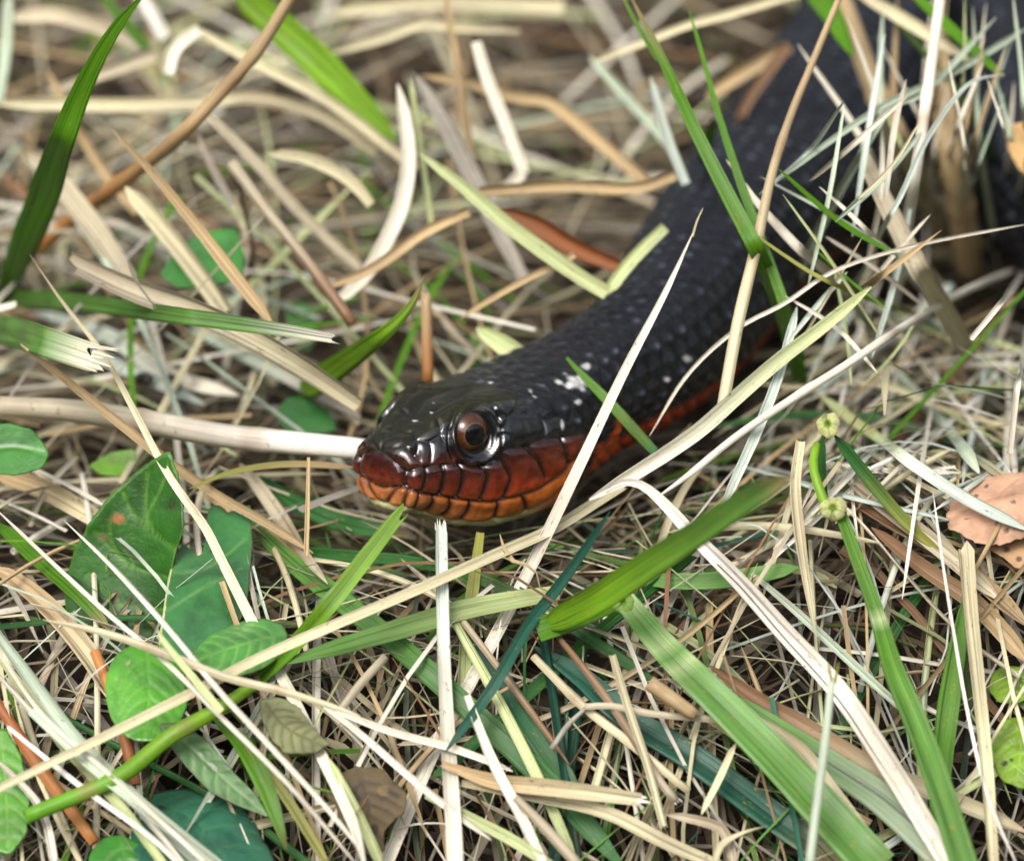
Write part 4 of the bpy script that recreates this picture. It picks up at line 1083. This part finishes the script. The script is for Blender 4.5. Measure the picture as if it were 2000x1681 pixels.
def litter(name, label, cat, count, seed, wr, lr, liftr, keys=None, mat=None, spread=((-13, 17), (-10, 34)), tilt=.10):
    rng = np.random.default_rng(seed)
    Vs, Fs, UVs, Cs = [], [], [], []
    base = 0; made = 0
    while made < count:
        x = rng.uniform(*spread[0]); y = rng.uniform(*spread[1])
        if y > 14 and rng.random() < .45: continue
        L = rng.uniform(*lr)
        P = ground_straw(rng, x, y, L, rng.uniform(0, np.pi), rng.uniform(*liftr) - (.35 if tilt < .2 and y > 2 else 0), rng.normal(0, tilt), rng.normal(0, .5))
        made += 1
        if not clear_of_snake(P, .05) or (P[:, 2].max() > terrain(x, y) and hides_snake(P)): continue
        key = rng.choice(keys) if keys else zone_colour(rng, x, y)
        wd = rng.uniform(*wr)
        n = len(P)
        T, Sd, N = frames(P, unit([rng.normal(0, .5), rng.normal(-.4, .4), 1]))
        W = wprofile(wd * rng.uniform(.7, 1.1, 3), n, rng.choice(['bb', 'bp', 'pb', 'pp'], p=[.4, .25, .25, .1]))[:, None, None]
        prof = np.array([[-.5, .10], [0, -.06], [.5, .10]])
        V = P[:, None] + W * (prof[None, :, :1] * Sd[:, None] + prof[None, :, 1:] * N[:, None])
        L_ = seglen(P)
        Vs.append(V.reshape(-1, 3)); Fs.append(grid_faces(n, 3) + base); base += n * 3
        u0 = rng.uniform(0, 40)
        UVs.append(np.stack(np.broadcast_arrays(u0 + np.array([0, .5, 1])[None], L_[:, None] + u0), -1).reshape(-1, 2))
        deep = np.clip((P[:, 2].mean() - terrain(x, y) + 1.3) / 1.3, 0, 1) ** 1.5   # lower layers rotted brown, and darkened to paint shade into the gaps
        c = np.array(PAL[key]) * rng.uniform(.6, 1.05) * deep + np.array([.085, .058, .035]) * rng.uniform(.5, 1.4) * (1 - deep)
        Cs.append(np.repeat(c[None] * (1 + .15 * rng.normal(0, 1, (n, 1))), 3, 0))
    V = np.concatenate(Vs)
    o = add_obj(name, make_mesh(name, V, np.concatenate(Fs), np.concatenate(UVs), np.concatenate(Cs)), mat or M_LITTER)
    tag(o, label, cat, kind='stuff')
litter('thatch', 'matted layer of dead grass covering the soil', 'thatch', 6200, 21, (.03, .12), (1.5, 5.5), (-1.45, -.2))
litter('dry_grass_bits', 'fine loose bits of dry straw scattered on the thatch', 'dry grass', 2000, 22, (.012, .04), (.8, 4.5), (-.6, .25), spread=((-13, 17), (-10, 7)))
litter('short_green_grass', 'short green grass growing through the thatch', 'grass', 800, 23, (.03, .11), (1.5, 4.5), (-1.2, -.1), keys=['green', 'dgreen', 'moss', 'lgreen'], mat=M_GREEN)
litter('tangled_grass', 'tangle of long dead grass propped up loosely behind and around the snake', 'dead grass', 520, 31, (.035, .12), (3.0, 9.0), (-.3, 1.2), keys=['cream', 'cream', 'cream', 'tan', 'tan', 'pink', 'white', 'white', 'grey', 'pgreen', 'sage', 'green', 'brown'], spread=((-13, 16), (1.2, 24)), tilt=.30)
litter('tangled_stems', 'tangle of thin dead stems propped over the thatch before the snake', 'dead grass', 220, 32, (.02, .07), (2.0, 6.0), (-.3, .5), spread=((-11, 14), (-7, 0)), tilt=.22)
# ---------------------------------------------------------------- broad leaves
def leaf_material(name, rough, coat, transl, spot=(.2, .12, .05)):
    s = NT(name)
    at = s.n('ShaderNodeAttribute', attribute_name='col')
    tc = s.n('ShaderNodeTexCoord')
    n1 = s.noise(tc.outputs['Object'], 220, 4, .6); n2 = s.noise(tc.outputs['Object'], 1400, 3, .6); n3 = s.noise(tc.outputs['Object'], 120, 2, .5)
    c = s.mix(1.0, at.outputs['Color'], s.ramp(n1, [(.3, G3(.55)), (.5, G3(1.0)), (.7, G3(1.3))]), 'MULTIPLY')
    c = s.mix(s.math('MULTIPLY', s.ramp(n2, [(.68, G3(0)), (.74, G3(1))]), .35), c, (*spot, 1))
    pr = s.n('ShaderNodeBsdfPrincipled'); s.l(c, pr.inputs['Base Color'])
    s.l(s.ramp(n3, [(.35, G3(rough)), (.7, G3(rough + .2))]), pr.inputs['Roughness'])
    s.l(s.math('MULTIPLY', s.ramp(n3, [(.46, G3(1)), (.54, G3(0))]), coat), pr.inputs['Coat Weight'])
    pr.inputs['Coat Roughness'].default_value = .06; pr.inputs['Specular IOR Level'].default_value = .35
    bp = s.n('ShaderNodeBump'); bp.inputs['Strength'].default_value = .6; bp.inputs['Distance'].default_value = .0004
    s.l(s.math('ADD', n1, s.math('MULTIPLY', n2, .3)), bp.inputs['Height']); s.l(bp.outputs[0], pr.inputs['Normal'])
    tr = s.n('ShaderNodeBsdfTranslucent'); s.l(s.mix(1.0, c, (1.2, 1.3, .5, 1), 'MULTIPLY'), tr.inputs['Color'])
    mx = s.n('ShaderNodeMixShader'); mx.inputs[0].default_value = transl
    s.l(pr.outputs[0], mx.inputs[1]); s.l(tr.outputs[0], mx.inputs[2]); s.l(mx.outputs[0], s.out.inputs[0])
    return s.m
M_LEAF = leaf_material('leaf', .32, .2, .18)
M_WET = leaf_material('wet_leaf', .22, 1.0, .12, (.10, .16, .04))
M_ROT = leaf_material('rotten_leaf', .22, .4, .05, (.03, .03, .02))
M_DEAD = leaf_material('dead_leaf', .55, .0, .15, (.06, .035, .03))

def leaf(name, outline, col, lift=.6, normal=None, mat=None, veins=(), vein_col=(.30, .42, .10), fold=None, camber=.0, spots=(), label=None, cat='leaf', group=None, parent=None,
         nrings=18, wav=.02, edge=None, d=None, vdepth=.012):
    O = np.asarray(outline, float)
    O = np.vstack([O, O[:1]])
    seg = seglen(O); nb = int(np.clip(seg[-1] / 7, 40, 150))
    t = np.linspace(0, seg[-1], nb, endpoint=False)
    B = np.stack([np.interp(t, seg, O[:, 0]), np.interp(t, seg, O[:, 1])], 1)
    B = (B * 2 + np.roll(B, 1, 0) + np.roll(B, -1, 0)) / 4
    rng = np.random.default_rng(int(abs(O.sum())))
    c0 = B.mean(0)
    B = c0 + (B - c0) * (1 + rng.normal(0, .022 if name == 'withered_leaf' else .007, (nb, 1)))
    r = np.linspace(0, 1, nrings + 1)[1:]
    px = np.concatenate([c0[None], (c0 + r[:, None, None] * (B - c0)[None]).reshape(-1, 2)])
    dc = (surf_depth(c0[None])[0] - lift) if d is None else DIST + d
    pc = CAM + dc * ray(c0[None])[0]
    nrm = unit(normal if normal is not None else -VV * .8 + np.array([0, 0, .5]))
    R = ray(px)
    k = ((pc - CAM) @ nrm) / (R @ nrm)
    P = CAM + k[:, None] * R
    s = dc / FPX
    disp = wav * wob(P + 3.1 * O[0, 0] * .01, .5)
    if fold is not None:                       # (line of the midrib, slope on one side, slope on the other)
        ml, kl, kr = fold
        ml = np.asarray(ml, float)
        mx = np.interp(px[:, 1], ml[:, 1], ml[:, 0])
        dx = (px[:, 0] - mx) * s
        disp = disp + np.where(dx < 0, -dx * kl, dx * kr)
    rr = np.concatenate([[0], np.repeat(r, nb)])
    disp = disp - camber * rr ** 2
    cc = np.array(PAL[col] if isinstance(col, str) else col) * np.ones((len(px), 1))
    cc = cc * (1 + .12 * wob(P, .6)[:, None])
    if len(veins):
        dv = poly_dist(px, veins)
        disp = disp - vdepth * np.exp(-(dv / 4.5) ** 2)
        f = (.75 * np.exp(-(dv / 3.0) ** 2))[:, None]
        cc = cc * (1 - f) + np.array(vein_col) * f
    if edge is not None:
        f = (sstep(rr, .94, 1.0) * .7)[:, None]
        cc = cc * (1 - f) + np.array(edge) * f
    for (sx, sy, sr, scl) in spots:
        f = (1 - sstep(np.hypot(px[:, 0] - sx, px[:, 1] - sy) + 2 * wob(P, 4), sr * .8, sr * 1.15))[:, None]
        cc = cc * (1 - f) + np.array(scl) * f
    top = P + disp[:, None] * nrm
    bot = top - .014 * nrm
    n = len(top)
    i = np.arange(nb); j = (i + 1) % nb
    tri0 = np.stack([np.zeros(nb, int), 1 + i, 1 + j, 1 + j], 1)
    quads = []
    for q in range(nrings - 1):
        a = 1 + q * nb
        quads.append(np.stack([a + i, a + nb + i, a + nb + j, a + j], 1))
    quads = np.concatenate(quads)
    a = 1 + (nrings - 1) * nb
    rim = np.stack([a + i, n + a + i, n + a + j, a + j], 1)
    Fq = np.concatenate([quads, quads[:, ::-1] + n, rim])
    Ft = tri0[:, :3]
    V = np.concatenate([top, bot]); C = np.concatenate([cc, cc])
    # centre fan as quads with a repeated neighbour ring keeps one face size
    fan = np.stack([np.zeros(nb // 2, int), 1 + i[0:nb - nb % 2:2], 1 + (i[0:nb - nb % 2:2] + 1) % nb, 1 + (i[0:nb - nb % 2:2] + 2) % nb], 1)
    Fq = np.concatenate([Fq, fan, fan[:, ::-1] + n])
    base = pc
    o = add_obj(name, make_mesh(name, V - base, Fq, V[:, :2] - base[:2], C), mat or M_LEAF, base if parent is None else base - np.array(parent.location) / U, parent)
    if label: tag(o, label, cat, group)
    return o

def autovein(mid, n, reach, slant=.6):
    """midrib plus n pairs of side veins"""
    m = catmull(np.hstack([np.asarray(mid, float), np.zeros((len(mid), 1))]), n + 2)[:, :2]
    out = [list(map(tuple, m))]
    for i in range(1, n + 1):
        t = unit(m[i + 1] - m[i - 1] if i + 1 < len(m) else m[i] - m[i - 1])
        nn = np.array([-t[1], t[0]])
        for sgn in (-1, 1):
            e1 = m[i] + (nn * sgn + t * slant) * reach * .55
            e2 = m[i] + (nn * sgn + t * slant * 1.4) * reach
            out.append([tuple(m[i]), tuple(e1), tuple(e2)])
    return out

def oval(cx, cy, rx, ry, rot=0, n=40, notch=0):
    a = np.linspace(0, 2 * np.pi, n, endpoint=False)
    c, s = math.cos(rot), math.sin(rot)
    x, y = rx * np.cos(a), ry * np.sin(a)
    return [(cx + c * u - s * v, cy + s * u + c * v) for u, v in zip(x, y)]

def rib(parent, pts, w, col, lift, normal=None, d=None):
    stroke('midrib', None, col, w, pts, lift=lift, prof='r', ends='pp', parent=parent, d=d, mat=M_STALK)

MID = [(338, 880), (350, 960), (360, 1020), (345, 1075), (332, 1130), (322, 1200), (312, 1265), (305, 1300)]
big = bpy.data.objects.new('broad_leaf', None); COL.objects.link(big)
big.location = tuple((CAM + (surf_depth(np.array([[310, 1270]]))[0] - .8) * ray(np.array([[310, 1270]]))[0]) * U)
tag(big, 'large dark green leaf with a torn half crossed by straws', 'leaf')
nb_ = unit(-VV * .95 + np.array([-.42, 0, .02]))
leaf('lobe', [(333, 880), (300, 897), (262, 930), (222, 972), (188, 1022), (163, 1075), (147, 1130), (145, 1175), (152, 1215), (175, 1252), (215, 1290), (262, 1294), (312, 1265), (322, 1200), (332, 1130), (345, 1075), (362, 1030), (358, 980), (346, 920)],
     (.020, .10, .008), lift=.5, normal=nb_, fold=(MID, .22, .0), parent=big, veins=[[(345, 1075), (300, 1040), (285, 1000), (290, 920)], [(325, 1190), (240, 1180), (185, 1120)], [(332, 1130), (250, 1100), (200, 1040)], [(320, 1230), (250, 1235), (180, 1200)], [(300, 1040), (260, 1000), (245, 960)], [(288, 1000), (315, 950), (328, 910)], [(250, 1100), (225, 1060), (222, 1010)]], vein_col=(.10, .24, .03),
     spots=((236, 1013, 11, (.30, .12, .03)), (334, 988, 8, (.03, .03, .01)), (210, 1050, 9, (.16, .16, .06)), (232, 1165, 9, (.10, .07, .03))), edge=(.09, .22, .03), wav=.09)
leaf('lobe', [(345, 1075), (360, 1052), (372, 1066), (388, 1084), (398, 1070), (402, 1030), (408, 988), (426, 984), (446, 998), (466, 994), (490, 984), (492, 1060), (487, 1130), (480, 1192), (455, 1232), (400, 1262), (350, 1284), (312, 1265), (322, 1200), (332, 1130)],
     (.045, .17, .05), lift=.5, normal=unit(-VV * .45 + np.array([.1, 0, .85])), parent=big, veins=[[(322, 1200), (400, 1150), (470, 1110)], [(335, 1120), (400, 1110), (480, 1050)]], vein_col=(.12, .26, .08), edge=(.12, .2, .06), wav=.05, mat=M_WET,
     spots=((412, 1072, 5, (.05, .03, .02)), (424, 1067, 5, (.07, .05, .02))))
rib(big, [(345, 1072), (332, 1130), (322, 1200), (312, 1262)], [3, 8, 9, 9], 'pgreen', .62)
CL = 'wet clover leaflets'
leaf('clover_leaf', oval(285, 1342, 80, 86), (.075, .27, .025), lift=.75, normal=unit(-VV * .5 + np.array([0, 0, .8])), mat=M_WET, camber=.08, label='round wet light green leaflet in front of the large dark leaf', spots=((228, 1325, 5, (.35, .33, .2)), (250, 1298, 4, (.4, .35, .2))), edge=(.12, .30, .05), wav=.10, veins=autovein([(285, 1262), (290, 1340), (282, 1424)], 6, 62), vein_col=(.13, .34, .05))
leaf('clover_leaf', oval(470, 1258, 94, 56, -.28), (.065, .23, .045), lift=.75, normal=unit(-VV * .5 + np.array([.1, 0, .8])), mat=M_WET, camber=.08, label='oval wet leaflet tucked under the bright green cut blade', edge=(.14, .22, .06), wav=.09, veins=autovein([(558, 1235), (480, 1260), (388, 1282)], 6, 45), vein_col=(.15, .32, .07))
leaf('broad_leaf', [(262, 1545), (300, 1520), (360, 1513), (430, 1528), (490, 1578), (530, 1640), (550, 1715), (470, 1790), (360, 1780), (290, 1720), (255, 1630)], (.030, .13, .075), lift=.55, normal=unit(-VV * .35 + np.array([.05, 0, .95])), mat=M_WET,
     label='large bluish glossy leaf below the pale bundle', spots=((317, 1567, 6, (.02, .02, .02)),), wav=.16, camber=.08, veins=autovein([(285, 1535), (390, 1615), (505, 1745)], 7, 95), vein_col=(.05, .17, .09))
leaf('broad_leaf', [(168, 1700), (172, 1655), (200, 1622), (235, 1618), (275, 1640), (302, 1690), (300, 1750), (230, 1780), (180, 1750)], (.035, .17, .02), lift=.75, label='small dark green leaf below the pale bundle', veins=autovein([(232, 1622), (245, 1700), (240, 1770)], 5, 55), vein_col=(.08, .22, .04), camber=.06, wav=.10)
leaf('broad_leaf', [(-40, 828), (20, 826), (66, 842), (98, 888), (84, 918), (30, 930), (-40, 920)], (.035, .17, .02), d=.6, label='dark green leaf at the end of the thick white stalk', veins=[[(-40, 880), (30, 875), (90, 890)]], vein_col=(.09, .25, .04), wav=.05)
leaf('broad_leaf', [(-40, 1430), (10, 1418), (40, 1470), (58, 1560), (52, 1630), (20, 1668), (-40, 1660)], (.075, .26, .02), lift=.5, label='light green leaf beside the orange-brown stem', wav=.05, veins=autovein([(0, 1425), (10, 1540), (15, 1660)], 7, 40), vein_col=(.16, .32, .06))
leaf('withered_leaf', [(505, 1372), (545, 1366), (585, 1390), (612, 1428), (645, 1458), (612, 1478), (560, 1480), (530, 1452), (512, 1415)], (.20, .22, .10), lift=.75, mat=M_DEAD, label='withered grey-green leaf fragment with ragged edge below the green stem', edge=(.08, .06, .03), wav=.09, veins=autovein([(520, 1380), (560, 1430), (630, 1462)], 6, 34), vein_col=(.09, .08, .035))
leaf('broad_leaf', [(312, 1415), (352, 1410), (402, 1440), (455, 1500), (500, 1545), (527, 1592), (470, 1570), (410, 1540), (360, 1490), (325, 1450)], (.09, .19, .07), lift=.65, label='narrow grey-green leaf under the thick green stem', wav=.06, edge=(.10, .05, .03), veins=autovein([(330, 1420), (420, 1500), (520, 1588)], 7, 30), vein_col=(.16, .26, .10))
leaf('withered_leaf', [(662, 1512), (700, 1500), (748, 1502), (772, 1530), (800, 1560), (792, 1590), (770, 1600), (750, 1625), (752, 1660), (700, 1668), (668, 1620), (652, 1560)], (.10, .07, .03), lift=.45, mat=M_DEAD, label='soggy brown rotting leaf at the foot of the white straws', wav=.10, edge=(.16, .12, .05), veins=autovein([(700, 1505), (720, 1580), (710, 1660)], 6, 60), vein_col=(.035, .024, .012), spots=((690, 1560, 14, (.03, .022, .012)), (748, 1545, 10, (.17, .12, .05)), (730, 1620, 12, (.03, .02, .01))))
leaf('withered_leaf', [(1846, 992), (1858, 960), (1885, 932), (1925, 912), (1975, 908), (2040, 915), (2050, 1020), (2005, 1038), (1965, 1050), (1925, 1052), (1895, 1038), (1872, 1022), (1852, 1015)], (.52, .31, .20), lift=.75, mat=M_DEAD, normal=unit(-VV * .6 + np.array([-.1, 0, .8])),
     label='pinkish tan dry leaf with black specks at the edge of the straw heap', wav=.10, camber=.10, edge=(.58, .38, .26), veins=[[(1850, 1000), (1930, 975), (2040, 960)], [(1900, 985), (1940, 1030)], [(1950, 970), (1990, 930)]], vein_col=(.36, .20, .12),
     spots=((1905, 960, 5, (.12, .08, .07)), (1945, 1000, 4, (.12, .08, .07)), (1966, 1030, 5, (.08, .05, .04)), (1888, 1003, 3, (.1, .07, .06)), (1925, 940, 4, (.14, .09, .08)), (1980, 985, 4, (.12, .08, .07)), (1950, 1018, 3, (.1, .07, .06))))
leaf('withered_leaf', [(1915, 1055), (1960, 1050), (2020, 1035), (2050, 1040), (2050, 1110), (1985, 1112), (1958, 1090), (1935, 1078)], (.40, .25, .13), lift=.5, mat=M_DEAD, label='tan dry leaf half hidden below the pinkish one', wav=.08, spots=((1965, 1075, 4, (.1, .07, .05)), (1990, 1095, 4, (.1, .07, .05))))
LM = 'lime leaflets right of the cream bundle'
leaf('clover_leaf', [(1932, 1345), (1935, 1318), (1955, 1300), (1985, 1298), (2020, 1310), (2025, 1350), (1990, 1372), (1950, 1370)], (.16, .30, .012), lift=.1, label='small lime green leaflet above the larger lime one', wav=.09, veins=autovein([(1985, 1298), (1978, 1335), (1970, 1372)], 4, 36), vein_col=(.22, .36, .03))
leaf('clover_leaf', [(1934, 1470), (1940, 1430), (1965, 1402), (2005, 1398), (2050, 1420), (2050, 1520), (2000, 1540), (1955, 1520)], (.17, .32, .010), lift=.25, label='larger lime green leaflet with a dark nick', wav=.10, veins=autovein([(2000, 1398), (1992, 1470), (1985, 1538)], 5, 48), vein_col=(.23, .38, .03), spots=((1962, 1488, 8, (.03, .04, .01)), (1975, 1482, 5, (.03, .04, .01))))
leaf('broad_leaf', [(312, 535), (340, 490), (395, 452), (462, 442), (478, 500), (474, 545), (400, 562), (345, 560)], (.04, .19, .03), d=4.0, label='blurred green leaf behind the tan blade and cream straws', wav=.05)
leaf('withered_leaf', [(1962, 250), (1985, 236), (2040, 225), (2050, 330), (2010, 350), (1985, 320), (1970, 285)], (.60, .38, .16), d=4.0, mat=M_DEAD, label='blurred orange dry leaf beside the far snake coil', wav=.06, edge=(.7, .5, .3))
leaf('broad_leaf', [(535, 808), (560, 775), (600, 770), (640, 800), (660, 840), (610, 850), (560, 842)], (.035, .16, .03), lift=.4, label='small dark green leaf between white stalk and green blade', wav=.05)
leaf('broad_leaf', [(555, 600), (580, 588), (612, 600), (620, 660), (600, 690), (570, 670)], (.09, .25, .06), lift=.5, label='small light green leaf above the bleach-patched blade end', wav=.04)
leaf('broad_leaf', [(172, 905), (215, 880), (262, 872), (265, 905), (232, 925), (196, 922)], (.16, .36, .03), lift=.5, label='small curled lime leaf above the large dark leaf', wav=.10)

# ---------------------------------------------------------------- cut grass with swollen nodes
def knob(parent, cx, cy, rx, ry, d, lookx=-.3, col=(.50, .62, .16), rim=(.62, .60, .36)):
    dc = DIST + d
    cen = CAM + dc * ray(np.array([[cx, cy]]))[0]
    g = unit(-VV + VR * lookx + VU * .25)
    x = unit(np.cross(g, VU)); y = np.cross(x, g)
    s = dc / FPX
    th = np.linspace(.001, np.pi - .001, 30); ph = np.linspace(0, 2 * np.pi, 48, endpoint=False)
    TH, PH = np.meshgrid(th, ph, indexing='ij')
    rad = 1 + .06 * np.sin(PH * 3 + 1) + .04 * np.sin(PH * 7)
    dep = np.cos(TH) * .55
    dep = dep - .55 * np.exp(-(np.sin(TH) / .16) ** 2) * (TH < 1.2) - .18 * np.exp(-(np.sin(TH) / .5) ** 2) * (TH < 1.5)
    V = ((np.sin(TH) * np.cos(PH) * rx * rad)[..., None] * x + (np.sin(TH) * np.sin(PH) * ry * rad)[..., None] * y + (dep * (rx + ry) * .5)[..., None] * g) * s
    f = sstep(TH, .25, 1.3)[..., None]
    f2 = np.exp(-((TH - .22) / .09) ** 2)[..., None]
    c = np.array(col) * .75 * (1 - f) + np.array(rim) * f
    c = c * (1 - f2 * .6) + np.array([.13, .22, .03]) * f2 * .6
    V = V.reshape(-1, 3)
    o = add_obj('node', make_mesh('node', V, grid_faces(30, 48, True), np.stack([PH.ravel() / 6.28, TH.ravel()], 1), c.reshape(-1, 3)), M_GREEN, cen - np.array(parent.location) / U, parent)
    return o

def plant(px, d, label):
    e = bpy.data.objects.new('cut_shoot', None); COL.objects.link(e)
    e.location = tuple((CAM + (DIST + d) * ray(np.array([px], float))[0]) * U)
    tag(e, label, 'grass'); return e
pl = plant((1625, 1000), -1.2, 'cut green grass shoot with two swollen pale nodes on the straw heap')
K = dict(parent=pl)
S('stem', None, 'lime', [16, 18, 20], '1596,868 1588,905 1604,965 1622,1005', d=[-.7, -1.0, -1.1], prof='r', ends='bb', **K)
S('leaf', None, 'green', [24, 30, 46, 52, 56], '1640,1000 1672,1090 1712,1200 1742,1302 1792,1422 1842,1562 1885,1700', d=[-1.2, -1.8, -2.6, -3.6], fold=.14, ends='bb', col2='lgreen', bands=((.30, .012),), **K)
S('leaf', None, 'dgreen', [22, 26, 24, 12], '1630,850 1702,942 1782,1032 1845,1085', d=[-.7, -.6, -.5], fold=.25, blot=.6, col2='olive', **K)
knob(pl, 1618, 830, 23, 25, -.85)
knob(pl, 1628, 993, 27, 24, -1.3)
S('sheath', None, 'dgreen', [14, 16, 16], '1606,850 1606,920 1612,1010', d=[-.4, -.3], **K)
bandl = [o for o in COL.objects if o.get('label', '').startswith('broad green blade with pale bands')][0]
kx = stroke_path(P_('1218,1172 1292,1262 1402,1372 1502,1472 1602,1580 1712,1700'), None, 1.15)[1][0] - DIST
knob(bandl, 1216, 1178, 25, 22, kx - .05, lookx=.3, col=(.30, .52, .10), rim=(.40, .58, .16))
arch = [o for o in COL.objects if o.get('label', '').startswith('bleached white arching')][0]
S('groove', None, (.05, .045, .04), [2, 3.2, 3.4, 3.4, 2], '1362,1066 1442,1142 1530,1244 1636,1364 1732,1510', d=None, lift=1.36, parent=arch, mat=M_DRY)
for nm, pts in (('seed_head', '262,742 282,738 300,745'), ('seed_head', '325,738 338,742 345,755')):
    S(nm, 'dark withered flower head stuck to the pale flattened blade', (.03, .028, .024), [16, 24, 18], pts, lift=1.15, prof='r', group='dark withered flower heads')
# ---------------------------------------------------------------- the wood round the clearing (mirrored in the eye and the wet scales)
def woodland():
    rng = np.random.default_rng(3)
    Vs, Cs = [], []
    for az in np.arange(0, 2 * np.pi, .21):
        az = az + rng.normal(0, .05)
        R = rng.uniform(650, 980); H = rng.uniform(170, 330)
        c = np.array([math.sin(az) * R, math.cos(az) * R, H * .5 - 10])
        rad = np.array([rng.uniform(110, 170), rng.uniform(110, 170), H * .5])
        n = 500
        q = unit(rng.normal(0, 1, (n, 3))) * rng.uniform(.45, 1.05, (n, 1)) * (1 + .15 * rng.normal(0, 1, (n, 1)))
        P = c + q * rad
        P[:, 2] = np.maximum(P[:, 2], 5)
        a = unit(rng.normal(0, 1, (n, 3))); b = unit(np.cross(a, rng.normal(0, 1, (n, 3))))
        sz = rng.uniform(10, 26, (n, 1))
        Vs.append(np.stack([P - a * sz, P - b * sz * .6, P + a * sz, P + b * sz * .6], 1).reshape(-1, 3))
        Cs.append(np.repeat(np.array([.04, .085, .02]) * rng.uniform(.6, 1.4, (n, 1)), 4, 0))
        # trunk
        k = 6
        for z0, z1, r0, r1 in ((-12, H * .35, 14, 10), (H * .35, H * .7, 10, 5)):
            for i in range(k):
                t0, t1 = 2 * np.pi * i / k, 2 * np.pi * (i + 1) / k
                f = lambda t, r, z: [c[0] + r * math.cos(t), c[1] + r * math.sin(t), z]
                Vs.append(np.array([f(t0, r0, z0), f(t1, r0, z0), f(t1, r1, z1), f(t0, r1, z1)]))
                Cs.append(np.tile([.07, .05, .035], (4, 1)))
    V = np.concatenate(Vs); C = np.concatenate(Cs)
    s = NT('woodland')
    at = s.n('ShaderNodeAttribute', attribute_name='col')
    pr = s.n('ShaderNodeBsdfPrincipled'); s.l(at.outputs['Color'], pr.inputs['Base Color']); pr.inputs['Roughness'].default_value = .6
    s.l(pr.outputs[0], s.out.inputs[0])
    o = add_obj('woodland', make_mesh('woodland', V, np.arange(len(V)).reshape(-1, 4), None, C, smooth=False), s.m)
    tag(o, 'leafy wood standing round the clearing', 'woodland', kind='stuff')
woodland()
